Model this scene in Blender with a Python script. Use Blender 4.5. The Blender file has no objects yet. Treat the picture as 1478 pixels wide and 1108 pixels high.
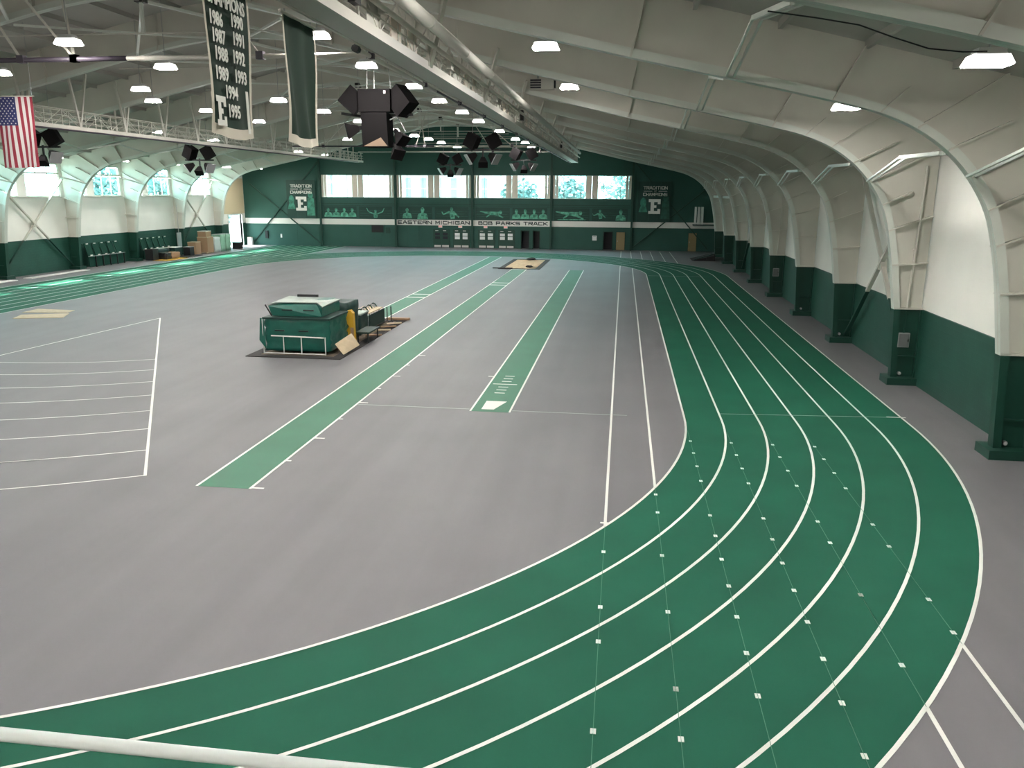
import bpy, math, random
from mathutils import Vector, Matrix
random.seed(7)
scn = bpy.context.scene
COL = scn.collection

# ------------------------------------------------------------------ camera, sky, sun, exposure
F, YAW, PITCH, ROLL, CAMZ = 1165.4, 0.1333, 0.23417, 0.006074, 6.5
CX, CY = 739.0, 554.0
_fw = Vector((-math.sin(YAW)*math.cos(PITCH), math.cos(YAW)*math.cos(PITCH), -math.sin(PITCH)))
_r0 = Vector((math.cos(YAW), math.sin(YAW), 0)); _u0 = _r0.cross(_fw)
_rt = math.cos(ROLL)*_r0 + math.sin(ROLL)*_u0; _up = _rt.cross(_fw)
cam = bpy.data.cameras.new('camera'); cam_o = bpy.data.objects.new('camera', cam); COL.objects.link(cam_o)
cam.sensor_fit = 'HORIZONTAL'; cam.sensor_width = 36; cam.lens = F/1478*36
cam.clip_start = 0.05; cam.clip_end = 800
M = Matrix((( _rt.x, _up.x, -_fw.x, 0), (_rt.y, _up.y, -_fw.y, 0), (_rt.z, _up.z, -_fw.z, CAMZ), (0, 0, 0, 1)))
cam_o.matrix_world = M
scn.camera = cam_o

SKY = 13.0
LAMP = 345.0
SUN = 42.0
world = bpy.data.worlds.new('sky'); scn.world = world; world.use_nodes = True
bg = world.node_tree.nodes['Background']; bg.inputs[0].default_value = (0.54, 0.92, 0.98, 1); bg.inputs[1].default_value = SKY
sun = bpy.data.lights.new('sun', 'SUN'); sun.energy = SUN; sun.angle = 0.012; sun.color = (1, .96, .9)
sun_o = bpy.data.objects.new('sun', sun); COL.objects.link(sun_o)
sun_o.rotation_euler = Vector((0.70, 0.12, -0.80)).to_track_quat('-Z', 'Y').to_euler()
scn.view_settings.view_transform = 'Standard'; scn.view_settings.look = 'None'
scn.view_settings.gamma = 1; scn.view_settings.use_curve_mapping = False
scn.view_settings.exposure = 0.0

def ray(x, y): return (x-CX)/F*_rt - (y-CY)/F*_up + _fw
def PY(x, y, Y): d = ray(x, y); return Vector((0, 0, CAMZ)) + d*(Y/d.y)
def PX(x, y, X): d = ray(x, y); return Vector((0, 0, CAMZ)) + d*(X/d.x)
def PZ(x, y, Z=0.0): d = ray(x, y); return Vector((0, 0, CAMZ)) + d*((Z-CAMZ)/d.z)

# ------------------------------------------------------------------ materials
MATS = {}
def mat(name, col, rough=.6, spec=.4, metal=0, var=.0, vscale=3.0, bump=0.0, bscale=60., brick=None, emit=None):
    m = bpy.data.materials.new(name); m.use_nodes = True; nt = m.node_tree; N = nt.nodes; L = nt.links
    b = N['Principled BSDF']; b.inputs['Base Color'].default_value = (*col, 1); b.inputs['Roughness'].default_value = rough
    b.inputs['Specular IOR Level'].default_value = spec; b.inputs['Metallic'].default_value = metal
    tc = N.new('ShaderNodeNewGeometry')
    if var:
        n1 = N.new('ShaderNodeTexNoise'); n1.inputs['Scale'].default_value = vscale; n1.inputs['Detail'].default_value = 6
        L.new(tc.outputs['Position'], n1.inputs['Vector'])
        rp = N.new('ShaderNodeValToRGB'); e = rp.color_ramp.elements
        e[0].position = .3; e[1].position = .7
        e[0].color = (*[c*(1-var) for c in col], 1); e[1].color = (*[min(1, c*(1+var)) for c in col], 1)
        L.new(n1.outputs['Fac'], rp.inputs['Fac']); L.new(rp.outputs['Color'], b.inputs['Base Color'])
    if bump or brick:
        bp = N.new('ShaderNodeBump'); bp.inputs['Strength'].default_value = bump or .4; bp.inputs['Distance'].default_value = .02
        if brick:
            sx = N.new('ShaderNodeSeparateXYZ'); cb = N.new('ShaderNodeCombineXYZ')
            L.new(tc.outputs['Position'], sx.inputs[0]); L.new(sx.outputs[brick[2]], cb.inputs['X']); L.new(sx.outputs['Z'], cb.inputs['Y'])
            br = N.new('ShaderNodeTexBrick'); br.inputs['Scale'].default_value = 1; br.inputs['Brick Width'].default_value = brick[0]
            br.inputs['Row Height'].default_value = brick[1]; br.inputs['Mortar Size'].default_value = .012
            br.inputs['Color1'].default_value = (1, 1, 1, 1); br.inputs['Color2'].default_value = (.8, .8, .8, 1); br.inputs['Mortar'].default_value = (0, 0, 0, 1)
            L.new(cb.outputs[0], br.inputs['Vector']); L.new(br.outputs['Color'], bp.inputs['Height'])
        else:
            n2 = N.new('ShaderNodeTexNoise'); n2.inputs['Scale'].default_value = bscale; n2.inputs['Detail'].default_value = 4
            L.new(tc.outputs['Position'], n2.inputs['Vector']); L.new(n2.outputs['Fac'], bp.inputs['Height'])
        L.new(bp.outputs['Normal'], b.inputs['Normal'])
    if emit:
        b.inputs['Emission Color'].default_value = (*emit[0], 1); b.inputs['Emission Strength'].default_value = emit[1]
    MATS[name] = m
    return m
mat('rubber_grey', (.164, .160, .171), .52, .42, var=.07, vscale=.35, bump=.12, bscale=140)
def add_streaks(m, amt):
    nt = m.node_tree; N = nt.nodes; L = nt.links; b = N['Principled BSDF']; src = b.inputs['Base Color'].links[0].from_socket
    g = N.new('ShaderNodeNewGeometry'); mp = N.new('ShaderNodeMapping'); mp.inputs['Scale'].default_value = (1.1, .035, 1)
    n = N.new('ShaderNodeTexNoise'); n.inputs['Scale'].default_value = 1.0; n.inputs['Detail'].default_value = 3
    mr = N.new('ShaderNodeMapRange'); mr.inputs['From Min'].default_value = .35; mr.inputs['From Max'].default_value = .65; mr.inputs['To Min'].default_value = 1-amt; mr.inputs['To Max'].default_value = 1+amt
    mx = N.new('ShaderNodeMix'); mx.data_type = 'RGBA'; mx.blend_type = 'MULTIPLY'; mx.inputs['Factor'].default_value = 1
    L.new(g.outputs['Position'], mp.inputs['Vector']); L.new(mp.outputs[0], n.inputs['Vector']); L.new(n.outputs['Fac'], mr.inputs['Value'])
    L.new(src, mx.inputs[6]); L.new(mr.outputs[0], mx.inputs[7]); L.new(mx.outputs[2], b.inputs['Base Color'])
add_streaks(MATS['rubber_grey'], .06)
mat('rubber_green', (.0105, .104, .062), .68, .16, var=.10, vscale=.5, bump=.12, bscale=140)
mat('runway_green', (.036, .165, .096), .55, .45, var=.08, vscale=.8, bump=.1, bscale=140)
mat('line_white', (.80, .80, .76), .6)
mat('guide_green', (.06, .20, .125), .6)
mat('line_faint', (.42, .47, .43), .6)
mat('frame_cream', (.60, .58, .515), .5, .4, var=.05, vscale=.8)
mat('flange_pale', (.63, .655, .595), .42, .5, var=.04, vscale=1)  # frame cream with the green tint of daylight put into the colour
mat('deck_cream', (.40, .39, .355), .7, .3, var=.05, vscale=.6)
mat('wall_cream', (.84, .825, .77), .6, .35, var=.03, vscale=.7, bump=.25, brick=(.4, .2, 'Y'))
mat('green_block', (.014, .068, .048), .45, .45, var=.12, vscale=1.2, bump=.5, brick=(.4, .2, 'Y'))
mat('green_matte', (.010, .05, .036), .85, .15)
mat('green_steel', (.010, .052, .036), .42, .5, var=.08, vscale=2)
mat('far_green', (.023, .085, .067), .55, .35, var=.06, vscale=.5, bump=.3, brick=(6, .22, 'X'))
mat('far_green_dark', (.012, .052, .038), .5, .4)
mat('stripe_white', (.74, .72, .68), .55)
mat('panel_beige', (.70, .62, .53), .6)
mat('warm_lit_tan', (.66, .55, .36), .6)
mat('black', (.012, .012, .013), .5, .4)
mat('speaker_black', (.011, .010, .0105), .95, .08, bump=.2, bscale=90)
mat('speaker_brown', (.34, .24, .17), .7)
mat('dark_pipe', (.05, .04, .055), .4, .5)
mat('pipe_cream', (.55, .53, .47), .45, .45)
mat('duct', (.50, .49, .44), .5, .4)
mat('grey_metal', (.35, .36, .36), .4, .5, .3)
mat('box_grey', (.16, .17, .17), .5)
mat('lamp_housing', (.55, .55, .54), .5)
mat('banner_green', (.0095, .027, .017), .75, .25, var=.15, vscale=2)
mat('banner_trim', (.60, .55, .46), .8)
mat('text_white', (.70, .69, .64), .7)
mat('flag_red', (.27, .03, .05), .8); mat('flag_white', (.60, .56, .55), .8); mat('flag_blue', (.025, .03, .11), .8)
mat('tarp', (.008, .110, .082), .35, .5, var=.15, vscale=2.5, bump=.4, bscale=7)
mat('tarp_light', (.36, .42, .38), .5, .4, var=.08, vscale=2)
mat('tarp_dark', (.012, .04, .034), .5)
mat('yellow', (.62, .36, .03), .5)
mat('wood', (.52, .42, .28), .6, var=.1, vscale=4)
mat('white_paint', (.78, .77, .74), .45); mat('rail_paint', (.74, .79, .76), .4)
mat('sand', (.55, .42, .27), .9, .2, var=.2, vscale=3, bump=.5, bscale=12)
mat('sand_dark', (.17, .135, .10), .9, .2, var=.4, vscale=3, bump=.5, bscale=12)
mat('rubber_black', (.035, .032, .032), .8, .3)
mat('cardboard', (.36, .23, .14), .8)
mat('plastic_clear', (.55, .62, .60), .3, .5)
mat('plastic_green', (.30, .52, .38), .35, .5)
mat('mural_dark', (.013, .050, .040), .6)
mat('mural_mid', (.042, .20, .14), .6, var=.55, vscale=2.2); mat('mural_dim', (.022, .09, .065), .6, var=.4, vscale=2)
mat('mural_light', (.095, .33, .23), .6, var=.6, vscale=3)
mat('lettering_black', (.02, .025, .03), .5)
mat('door_dark', (.010, .012, .018), .4)
mat('tan_door', (.26, .20, .10), .5)
mat('kick_plate', (.62, .60, .57), .35, .5, .2)
mat('exit_red', (.75, .16, .14), .5, emit=((1, .25, .2), .6))
mat('paper', (.8, .8, .8), .7)
mat('concrete', (.45, .44, .42), .8, var=.1, vscale=1)
mat('facade', (.60, .60, .58), .8); mat('facade_window', (.16, .24, .25), .3)
mat('leaf', (.13, .22, .22), .8, .2, var=.25, vscale=1.2); mat('bark', (.06, .05, .04), .9)
mat('ground_out', (.35, .36, .32), .9, var=.1)
def lens_mat(name, power):
    m = bpy.data.materials.new(name); m.use_nodes = True; nt = m.node_tree; nt.nodes.clear()
    e = nt.nodes.new('ShaderNodeEmission'); e.inputs[0].default_value = (1, .955, .90, 1); e.inputs[1].default_value = power
    o = nt.nodes.new('ShaderNodeOutputMaterial'); nt.links.new(e.outputs[0], o.inputs[0]); MATS[name] = m
lens_mat('lamp_glow', LAMP); lens_mat('skirt_glow', 6.0)
def glass_mat():
    m = bpy.data.materials.new('glass'); m.use_nodes = True; nt = m.node_tree; nt.nodes.clear()
    t = nt.nodes.new('ShaderNodeBsdfTransparent'); t.inputs[0].default_value = (.86, .94, .93, 1)
    g = nt.nodes.new('ShaderNodeBsdfGlossy'); g.inputs['Roughness'].default_value = .05
    x = nt.nodes.new('ShaderNodeMixShader'); o = nt.nodes.new('ShaderNodeOutputMaterial')
    x.inputs[0].default_value = .06; nt.links.new(t.outputs[0], x.inputs[1]); nt.links.new(g.outputs[0], x.inputs[2]); nt.links.new(x.outputs[0], o.inputs[0])
    MATS['glass'] = m
glass_mat()

# ------------------------------------------------------------------ mesh helpers
class MB:
    def __init__(s): s.v = []; s.f = []
    def add(s, vs, fs):
        o = len(s.v); s.v += [tuple(v) for v in vs]; s.f += [tuple(i+o for i in f) for f in fs]; return s
    def box(s, x0, x1, y0, y1, z0, z1):
        return s.add([(x0,y0,z0),(x1,y0,z0),(x1,y1,z0),(x0,y1,z0),(x0,y0,z1),(x1,y0,z1),(x1,y1,z1),(x0,y1,z1)],
                     [(0,3,2,1),(4,5,6,7),(0,1,5,4),(1,2,6,5),(2,3,7,6),(3,0,4,7)])
    def obox(s, c, size, rot=(0,0,0), taper=1.0):
        from mathutils import Euler
        R = Euler(rot).to_matrix(); h = Vector(size)/2; vs = []
        for z in (-1, 1):
            k = taper if z > 0 else 1
            for x, y in ((-1,-1),(1,-1),(1,1),(-1,1)): vs.append(Vector(c)+R @ Vector((x*h.x*k, y*h.y*k, z*h.z)))
        return s.add(vs, [(0,3,2,1),(4,5,6,7),(0,1,5,4),(1,2,6,5),(2,3,7,6),(3,0,4,7)])
    def bar(s, a, b, w, h=None):          # rectangular bar between two points
        a, b = Vector(a), Vector(b); h = h or w; d = (b-a).normalized()
        ref = Vector((0,0,1)) if abs(d.z) < .9 else Vector((0,1,0))
        p = d.cross(ref).normalized()*w/2; q = p.cross(d).normalized()*h/2; vs = []
        for e in (a, b): vs += [e-p-q, e+p-q, e+p+q, e-p+q]
        return s.add(vs, [(0,3,2,1),(4,5,6,7),(0,1,5,4),(1,2,6,5),(2,3,7,6),(3,0,4,7)])
    def tube(s, pts, r, n=8):
        pts = [Vector(p) for p in pts]; rings = []
        for i, p in enumerate(pts):
            d = (pts[min(i+1, len(pts)-1)]-pts[max(i-1, 0)]).normalized()
            ref = Vector((0,0,1)) if abs(d.z) < .9 else Vector((0,1,0))
            a = d.cross(ref).normalized(); b = a.cross(d)
            rings.append([p+(a*math.cos(t)+b*math.sin(t))*r for t in [2*math.pi*k/n for k in range(n)]])
        vs = [v for g in rings for v in g]; fs = []
        for i in range(len(pts)-1):
            for k in range(n): fs.append((i*n+k, i*n+(k+1)%n, (i+1)*n+(k+1)%n, (i+1)*n+k))
        fs.append(tuple(reversed(range(n)))); fs.append(tuple((len(pts)-1)*n+k for k in range(n)))
        return s.add(vs, fs)
    def prism(s, pts, d):                 # planar outline (3D points) pushed along d
        n = len(pts); d = Vector(d); vs = [Vector(p) for p in pts]+[Vector(p)+d for p in pts]
        return s.add(vs, [tuple(range(n)), tuple(reversed(range(n, 2*n)))]+[(i, n+i, n+(i+1)%n, (i+1)%n) for i in range(n)])
    def strip(s, A, B):                   # quads between two polylines
        n = len(A); return s.add(list(A)+list(B), [(i, i+1, n+i+1, n+i) for i in range(n-1)])
    def frustum(s, c, a, b, length, axis, roll=0.0, n=4):   # square horn: size a to size b along axis
        d = Vector(axis).normalized(); ref = Vector((0,0,1)) if abs(d.z) < .9 else Vector((0,1,0))
        p = d.cross(ref).normalized(); q = p.cross(d); c = Vector(c); vs = []
        for e, w in ((c, a), (c+d*length, b)):
            for k in range(n):
                t = roll+math.pi/n+2*math.pi*k/n; vs.append(e+(p*math.cos(t)+q*math.sin(t))*w*.7071)
        return s.add(vs, [tuple(reversed(range(n))), tuple(range(n, 2*n))]+[(k, (k+1)%n, n+(k+1)%n, n+k) for k in range(n)])
    def mesh(s, name, m, smooth=False):
        me = bpy.data.meshes.new(name); me.from_pydata(s.v, [], s.f); me.update()
        if m: me.materials.append(MATS[m])
        if smooth:
            for p in me.polygons: p.use_smooth = True
        return me
def link(name, me, parent=None, loc=(0,0,0), rot=(0,0,0)):
    o = bpy.data.objects.new(name, me); COL.objects.link(o); o.location = loc; o.rotation_euler = rot
    if parent: o.parent = parent
    return o
def part(name, mb, m, parent, smooth=False, loc=(0,0,0), rot=(0,0,0)): return link(name, mb.mesh(name, m, smooth), parent, loc, rot)
def tag(o, label, cat, group=None):
    o['label'] = label; o['category'] = cat
    if group: o['group'] = group
    return o
def thing(name, label, cat, loc=(0,0,0), group=None, rot=(0,0,0)): return tag(link(name, None, None, loc, rot), label, cat, group)
def struct(name, mb, m, parent=None):
    o = part(name, mb, m, parent)
    if not parent: o['kind'] = 'structure'
    return o
def copy_tree(o, parent=None, loc=None, label=None):
    c = o.copy(); COL.objects.link(c); c.parent = parent
    if loc is not None: c.location = loc
    if label: c['label'] = label
    for ch in [k for k in o.children]: copy_tree(ch, c)
    return c
def text_mesh(txt, size, bold=.0, sx=1.0, extrude=.004, align='CENTER', space=1.0):
    cu = bpy.data.curves.new('lettering', 'FONT'); cu.body = txt; cu.size = size; cu.align_x = align; cu.align_y = 'CENTER'
    cu.offset = bold; cu.extrude = extrude; cu.resolution_u = 2; cu.space_character = space
    o = bpy.data.objects.new('tmp', cu); COL.objects.link(o)
    bpy.context.view_layer.update()
    me = bpy.data.meshes.new_from_object(o.evaluated_get(bpy.context.evaluated_depsgraph_get()))
    bpy.data.objects.remove(o); bpy.data.curves.remove(cu)
    for v in me.vertices: v.co.x *= sx
    return me
def lettering(txt, size, m, parent, loc, rot, bold=.0, sx=1.0, space=1.0, width=None):
    me = text_mesh(txt, size, bold, sx, space=space); me.materials.clear(); me.materials.append(MATS[m])
    if width:
        w = max(v.co.x for v in me.vertices)-min(v.co.x for v in me.vertices)
        for v in me.vertices: v.co.x *= width/w
    me.name = 'lettering'
    return link('lettering', me, parent, loc, rot)
GLYPH = {'A': [[(0,0),(.36,1),(.64,1),(1,0)],[(.14,.34),(.86,.34)]], 'B': [[(0,0),(0,1),(.9,1),(.9,.55),(0,.52)],[(.9,.52),(1,.45),(1,0),(0,0)]], 'C': [[(1,1),(0,1),(0,0),(1,0)]],
         'D': [[(0,0),(0,1),(.8,1),(1,.8),(1,.2),(.8,0),(0,0)]], 'E': [[(1,1),(0,1),(0,0),(1,0)],[(0,.5),(.85,.5)]], 'G': [[(1,1),(0,1),(0,0),(1,0),(1,.48),(.55,.48)]], 'H': [[(0,0),(0,1)],[(1,0),(1,1)],[(0,.5),(1,.5)]],
         'I': [[(.5,0),(.5,1)]], 'K': [[(0,0),(0,1)],[(1,1),(.2,.5),(1,0)]], 'M': [[(0,0),(0,1),(.5,.35),(1,1),(1,0)]], 'N': [[(0,0),(0,1),(1,0),(1,1)]], 'O': [[(0,0),(0,1),(1,1),(1,0),(0,0)]],
         'P': [[(0,0),(0,1),(1,1),(1,.45),(0,.45)]], 'R': [[(0,0),(0,1),(1,1),(1,.48),(0,.48)],[(.5,.48),(1,0)]], 'S': [[(1,1),(0,1),(0,.52),(1,.48),(1,0),(0,0)]], 'T': [[(.5,0),(.5,1)],[(0,1),(1,1)]]}
def block_text(txt, x0, x1, z0, z1, th, m, parent, y, gap=.38):
    units = sum(.45 if c == ' ' else (.3 if c == 'I' else 1) for c in txt)+gap*(len(txt)-1); u = (x1-x0)/units; mb = MB(); x = x0
    for c in txt:
        w = .45 if c == ' ' else (.3 if c == 'I' else 1)
        for pl in GLYPH.get(c, []):
            P = [Vector((x+(q[0] if c != 'I' else .15)*u*1.0 if c != 'I' else x+.15*u, z0+th/2+q[1]*(z1-z0-th))) for q in pl]
            for a, b in zip(P[:-1], P[1:]):
                d = (b-a).normalized(); e = d*th/2; n = Vector((-d.y, d.x))*th/2
                mb.prism([(p.x, y, p.y) for p in (a-e-n, b+e-n, b+e+n, a-e+n)], (0, .012, 0))
        x += (w+gap)*u
    return part('lettering', mb, m, parent)
FACE_CAM = (math.pi/2, 0, 0)                 # text on the far wall, facing the hall
FACE_RIGHT = (math.pi/2, 0, math.pi/2)       # text facing +x

# ------------------------------------------------------------------ dimensions
XC, HALF = -17.5, 27.85                       # hall centre line, half width to the walls
XR, XL = XC+HALF, XC-HALF
YF, YN = 94.4, -6.0                           # far and near walls
RIB = [4.8+8.19*i for i in range(11)]
GREEN_H = 2.62
def deck_z(d):
    d = abs(d)
    return 8.8+.235*(HALF-d) if d > 4 else 8.8+.235*(HALF-4)+.235*4*.5*(1-(d/4)**2)
# inner edge of the frames paired with the outer edge
PAIRS = [((27.0,.24),(27.8,.24)), ((26.86,GREEN_H),(27.8,GREEN_H)), ((26.64,4.1),(27.8,4.2)), ((26.4,5.25),(27.8,5.75)), ((26.12,6.1),(27.8,6.9)),
         ((25.65,6.85),(27.8,7.95)), ((25.05,7.48),(27.8,deck_z(27.8))), ((24.3,7.99),(26.2,deck_z(26.2))), ((23.4,8.37),(24.7,deck_z(24.7))), ((22.3,8.65),(23.0,deck_z(23.0))),
         ((20.8,8.98),(21.2,deck_z(21.2))), ((17.5,9.68),(17.8,deck_z(17.8))), ((14.0,10.48),(14.2,deck_z(14.2))), ((10.0,11.4),(10.2,deck_z(10.2))),
         ((6.5,12.22),(6.6,deck_z(6.6))), ((4.2,12.74),(4.2,deck_z(4.2))), ((2.8,13.0),(2.8,deck_z(2.8))), ((1.4,13.17),(1.4,deck_z(1.4))), ((0,13.23),(0,deck_z(0)))]

def _cr(p0, p1, p2, p3, t): return tuple(.5*(2*b+(c-a)*t+(2*a-5*b+4*c-d)*t*t+(3*b-a-3*c+d)*t**3) for a, b, c, d in zip(p0, p1, p2, p3))
FINE = []
for _i in range(1, len(PAIRS)-1):
    (_a, _oa), (_b, _ob) = PAIRS[_i], PAIRS[_i+1]
    _p, _n = PAIRS[max(_i-1, 1)][0], PAIRS[min(_i+2, len(PAIRS)-1)][0]
    for _k in range(4 if 2 <= _i <= 10 or _i > 14 else 1):
        _t = _k/(4 if 2 <= _i <= 10 or _i > 14 else 1)
        FINE.append((_cr(_p, _a, _b, _n, _t), (_oa[0]+(_ob[0]-_oa[0])*_t, _oa[1]+(_ob[1]-_oa[1])*_t)))
FINE.append(PAIRS[-1])
# ------------------------------------------------------------------ floor and shell
fl = MB().box(XL-.3, XR+.3, YN-.3, YF+.3, -.3, 0); struct('floor', fl, 'rubber_grey')
# ceiling deck with purlins
ce = MB(); prof = [HALF+.4, 4, 3, 2, 1, 0, -1, -2, -3, -4, -HALF-.4]
for a, b in zip(prof[:-1], prof[1:]):
    za, zb = deck_z(a)+.05, deck_z(b)+.05
    ce.prism([(XC+a, YN-.3, za), (XC+a, YF+.3, za), (XC+b, YF+.3, zb), (XC+b, YN-.3, zb)], (0, 0, .15))
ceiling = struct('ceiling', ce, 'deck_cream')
for s in (-1, 1):
    for k in range(14):
        d = s*(1.0+k*2.0); z = deck_z(d)
        part('purlin', MB().box(XC+d-.05, XC+d+.05, YN, YF, z-.15, z+.05), 'deck_cream', ceiling)
# side walls
def side_wall(name, s, openings):
    x0 = XC+s*HALF; x1 = x0+s*.25; mb = MB(); a, b = min(x0, x1), max(x0, x1)
    ys = sorted({YN, YF}|{v for o in openings for v in o[:2]}); zs = sorted({0, 9.2}|{v for o in openings for v in o[2:]})
    for i in range(len(ys)-1):
        for j in range(len(zs)-1):
            ym, zm = (ys[i]+ys[i+1])/2, (zs[j]+zs[j+1])/2
            if any(o[0] < ym < o[1] and o[2] < zm < o[3] for o in openings): continue
            mb.box(a, b, ys[i], ys[i+1], zs[j], zs[j+1])
    return struct(name, mb, 'wall_cream')
wall_r = side_wall('wall_right', 1, [])
DOOR_L = (90.0, 93.4, 0, 3.6)
WIN_L = [(RIB[i]+2.3, RIB[i]+7.85, 5.87, 8.45) for i in range(3, 10)]
wall_l = side_wall('wall_left', -1, WIN_L+[DOOR_L])
part('block_base', MB().box(XR-.06, XR+.02, YN, YF, 0, GREEN_H), 'green_block', wall_r)
part('block_base', MB().box(XL-.02, XL+.06, YN, DOOR_L[0], 0, GREEN_H), 'green_block', wall_l)
part('block_base', MB().box(XL-.02, XL+.06, DOOR_L[1], YF, 0, GREEN_H), 'green_block', wall_l)
part('warm_light_panel', MB().box(XL+.0, XL+.03, RIB[10]+1.2, YF-.1, 3.75, 7.8), 'warm_lit_tan', wall_l)  # tan colour stands for warm light on the corner wall
struct('wall_near', MB().box(XL-.3, XR+.3, YN-.3, YN, 0, 16), 'wall_cream')
n = 0
for (y0, y1, z0, z1) in WIN_L:                       # left wall windows
    n += 1
    fr = MB()
    for y in (y0+.04, y1-.04): fr.box(XL-.16, XL-.04, y-.05, y+.05, z0, z1)
    for z in (z0+.04, z1-.04): fr.box(XL-.16, XL-.04, y0, y1, z-.05, z+.05)
    w = struct('window_%d' % n, fr, 'flange_pale')
    part('window_sill', MB().box(XL-.05, XL+.12, y0, y1, z0-.08, z0), 'frame_cream', w)
    part('mullion_panel', MB().box(XL-.18, XL-.03, y0+.75, y0+1.75, z0, z1), 'wall_cream', w)
    part('transom', MB().box(XL-.14, XL+.02, y0, y1, 7.62, 7.74), 'frame_cream', w)
    for y in (y0+3.0, y0+4.3): part('mullion', MB().box(XL-.14, XL-.05, y-.04, y+.04, z0, z1), 'flange_pale', w)
    cuts = [y0+.09, y0+.75, y0+1.75, y0+3, y0+4.3, y1-.09]
    for i in (0, 2, 3, 4):
        for za, zb in ((z0+.09, 7.62), (7.74, z1-.09)):
            part('pane', MB().box(XL-.11, XL-.10, cuts[i], cuts[i+1], za, zb), 'glass', w)
# far wall
FW = YF
COLX = [-35.72, -26.55, -17.4, -8.25, .92]
def fx(px, py=345): return PY(px, py, FW).x
WZ0, WZ1 = 5.70, 8.27
bays = [(COLX[i]+.16, COLX[i+1]-.16) for i in range(4)]
dark_ways = [(fx(752.6), fx(763.3)), (fx(769.6), fx(778.6)), (fx(871), fx(883.4))]
holes = [(a, b, WZ0, WZ1) for a, b in bays]+[(a, b, 0, 2.03) for a, b in dark_ways]
xs = sorted({XL-.3, XR+.3}|{v for o in holes for v in o[:2]}); zs = sorted({0, 8.6}|{v for o in holes for v in o[2:]})
mb = MB()
for i in range(len(xs)-1):
    for j in range(len(zs)-1):
        xm, zm = (xs[i]+xs[i+1])/2, (zs[j]+zs[j+1])/2
        if not any(o[0] < xm < o[1] and o[2] < zm < o[3] for o in holes): mb.box(xs[i], xs[i+1], FW, FW+.25, zs[j], zs[j+1])
mb.prism([(XL-.3, FW, 8.6)]+[(XC+d, FW, deck_z(d)+.1) for d in (-HALF-.3, -4, -2, 0, 2, 4, HALF+.3)]+[(XR+.3, FW, 8.6)], (0, .25, 0))
wall_f = struct('wall_far', mb, 'far_green')
st = part('white_stripe', MB().box(XL+.05, XR-.05, FW-.02, FW+.01, 2.55, 3.2), 'stripe_white', wall_f)
for a, b in dark_ways: part('dark_recess', MB().box(a-.3, b+.3, FW+1.4, FW+1.5, 0, 2.4).box(a-.3, a-.2, FW+.25, FW+1.4, 0, 2.4).box(b+.2, b+.3, FW+.25, FW+1.4, 0, 2.4).box(a-.3, b+.3, FW+.25, FW+1.5, 2.3, 2.4).box(a-.3, b+.3, FW+.25, FW+1.5, -.2, 0), 'door_dark', wall_f)  # near-black colour stands for the unlit room behind each doorway
for x in COLX:
    c = part('wall_column', MB().box(x-.05, x+.05, FW-.30, FW-.02, 0, deck_z(x-XC)), 'far_green_dark', wall_f)
    part('column_flange', MB().box(x-.11, x+.11, FW-.33, FW-.30, 0, deck_z(x-XC)), 'far_green_dark', c)
for a, b, za, zb in ((XL+.9, COLX[0]-.2, .3, 9.7), (COLX[4]+.2, XR-.9, .3, 9.7)):
    for p, q in (((a, za), (b, zb if b < -30 else 7.2)), ((a, 7.2 if b < -30 else zb), (b, za))):
        part('cross_brace', MB().bar((p[0], FW-.12, p[1]), (q[0], FW-.12, q[1]), .12), 'far_green_dark', wall_f)
for x in (-35.72, -26.55, -17.4, -8.25):
    part('girt', MB().box(x+.16, x+8.99, FW-.06, FW, 4.95, 5.03), 'far_green_dark', wall_f)
    part('girt', MB().box(x+.16, x+8.99, FW-.06, FW, 4.72, 4.78), 'far_green_dark', wall_f)
# upper truss rails seen under the arch of the far gable
for z in (10.9, 11.35, 11.8, 12.3, 12.8):
    part('gable_rail', MB().tube([(XC-8.5+(z-10.9)*2.2, FW-.25, z), (XC+8.5-(z-10.9)*2.2, FW-.25, z)], .04, 6), 'pipe_cream', wall_f)
for i, (a, b) in enumerate(bays):                     # far wall windows: two lights and beige panels in each bay
    n += 1
    w = struct('window_%d' % n, MB().box(a, b, FW+.02, FW+.14, WZ0, WZ0+.06).box(a, b, FW+.02, FW+.14, WZ1-.06, WZ1), 'flange_pale')
    L = b-a; cuts = [a, a+.62, a+3.72, b-3.72, b-.62, b]
    for k in (0, 2, 4):
        pa, pb = cuts[k], cuts[k+1]
        part('infill_panel', MB().box(pa, (pa+pb)/2-.015, FW+.04, FW+.10, WZ0+.06, WZ1-.06), 'panel_beige', w)
        part('infill_panel', MB().box((pa+pb)/2+.015, pb, FW+.04, FW+.10, WZ0+.06, WZ1-.06), 'panel_beige', w)
    for k in (1, 3):
        pa, pb = cuts[k], cuts[k+1]; t = (pb-pa)/6
        for u0, u1 in ((0, 1.2), (1.2, 4.9), (4.9, 6)):
            part('pane', MB().box(pa+u0*t+.03, pa+u1*t-.03, FW+.07, FW+.08, WZ0+.06, WZ1-.06), 'glass', w)
        for u in (1.2, 4.9): part('mullion', MB().box(pa+u*t-.03, pa+u*t+.03, FW+.05, FW+.11, WZ0+.06, WZ1-.06), 'grey_metal', w)

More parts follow.
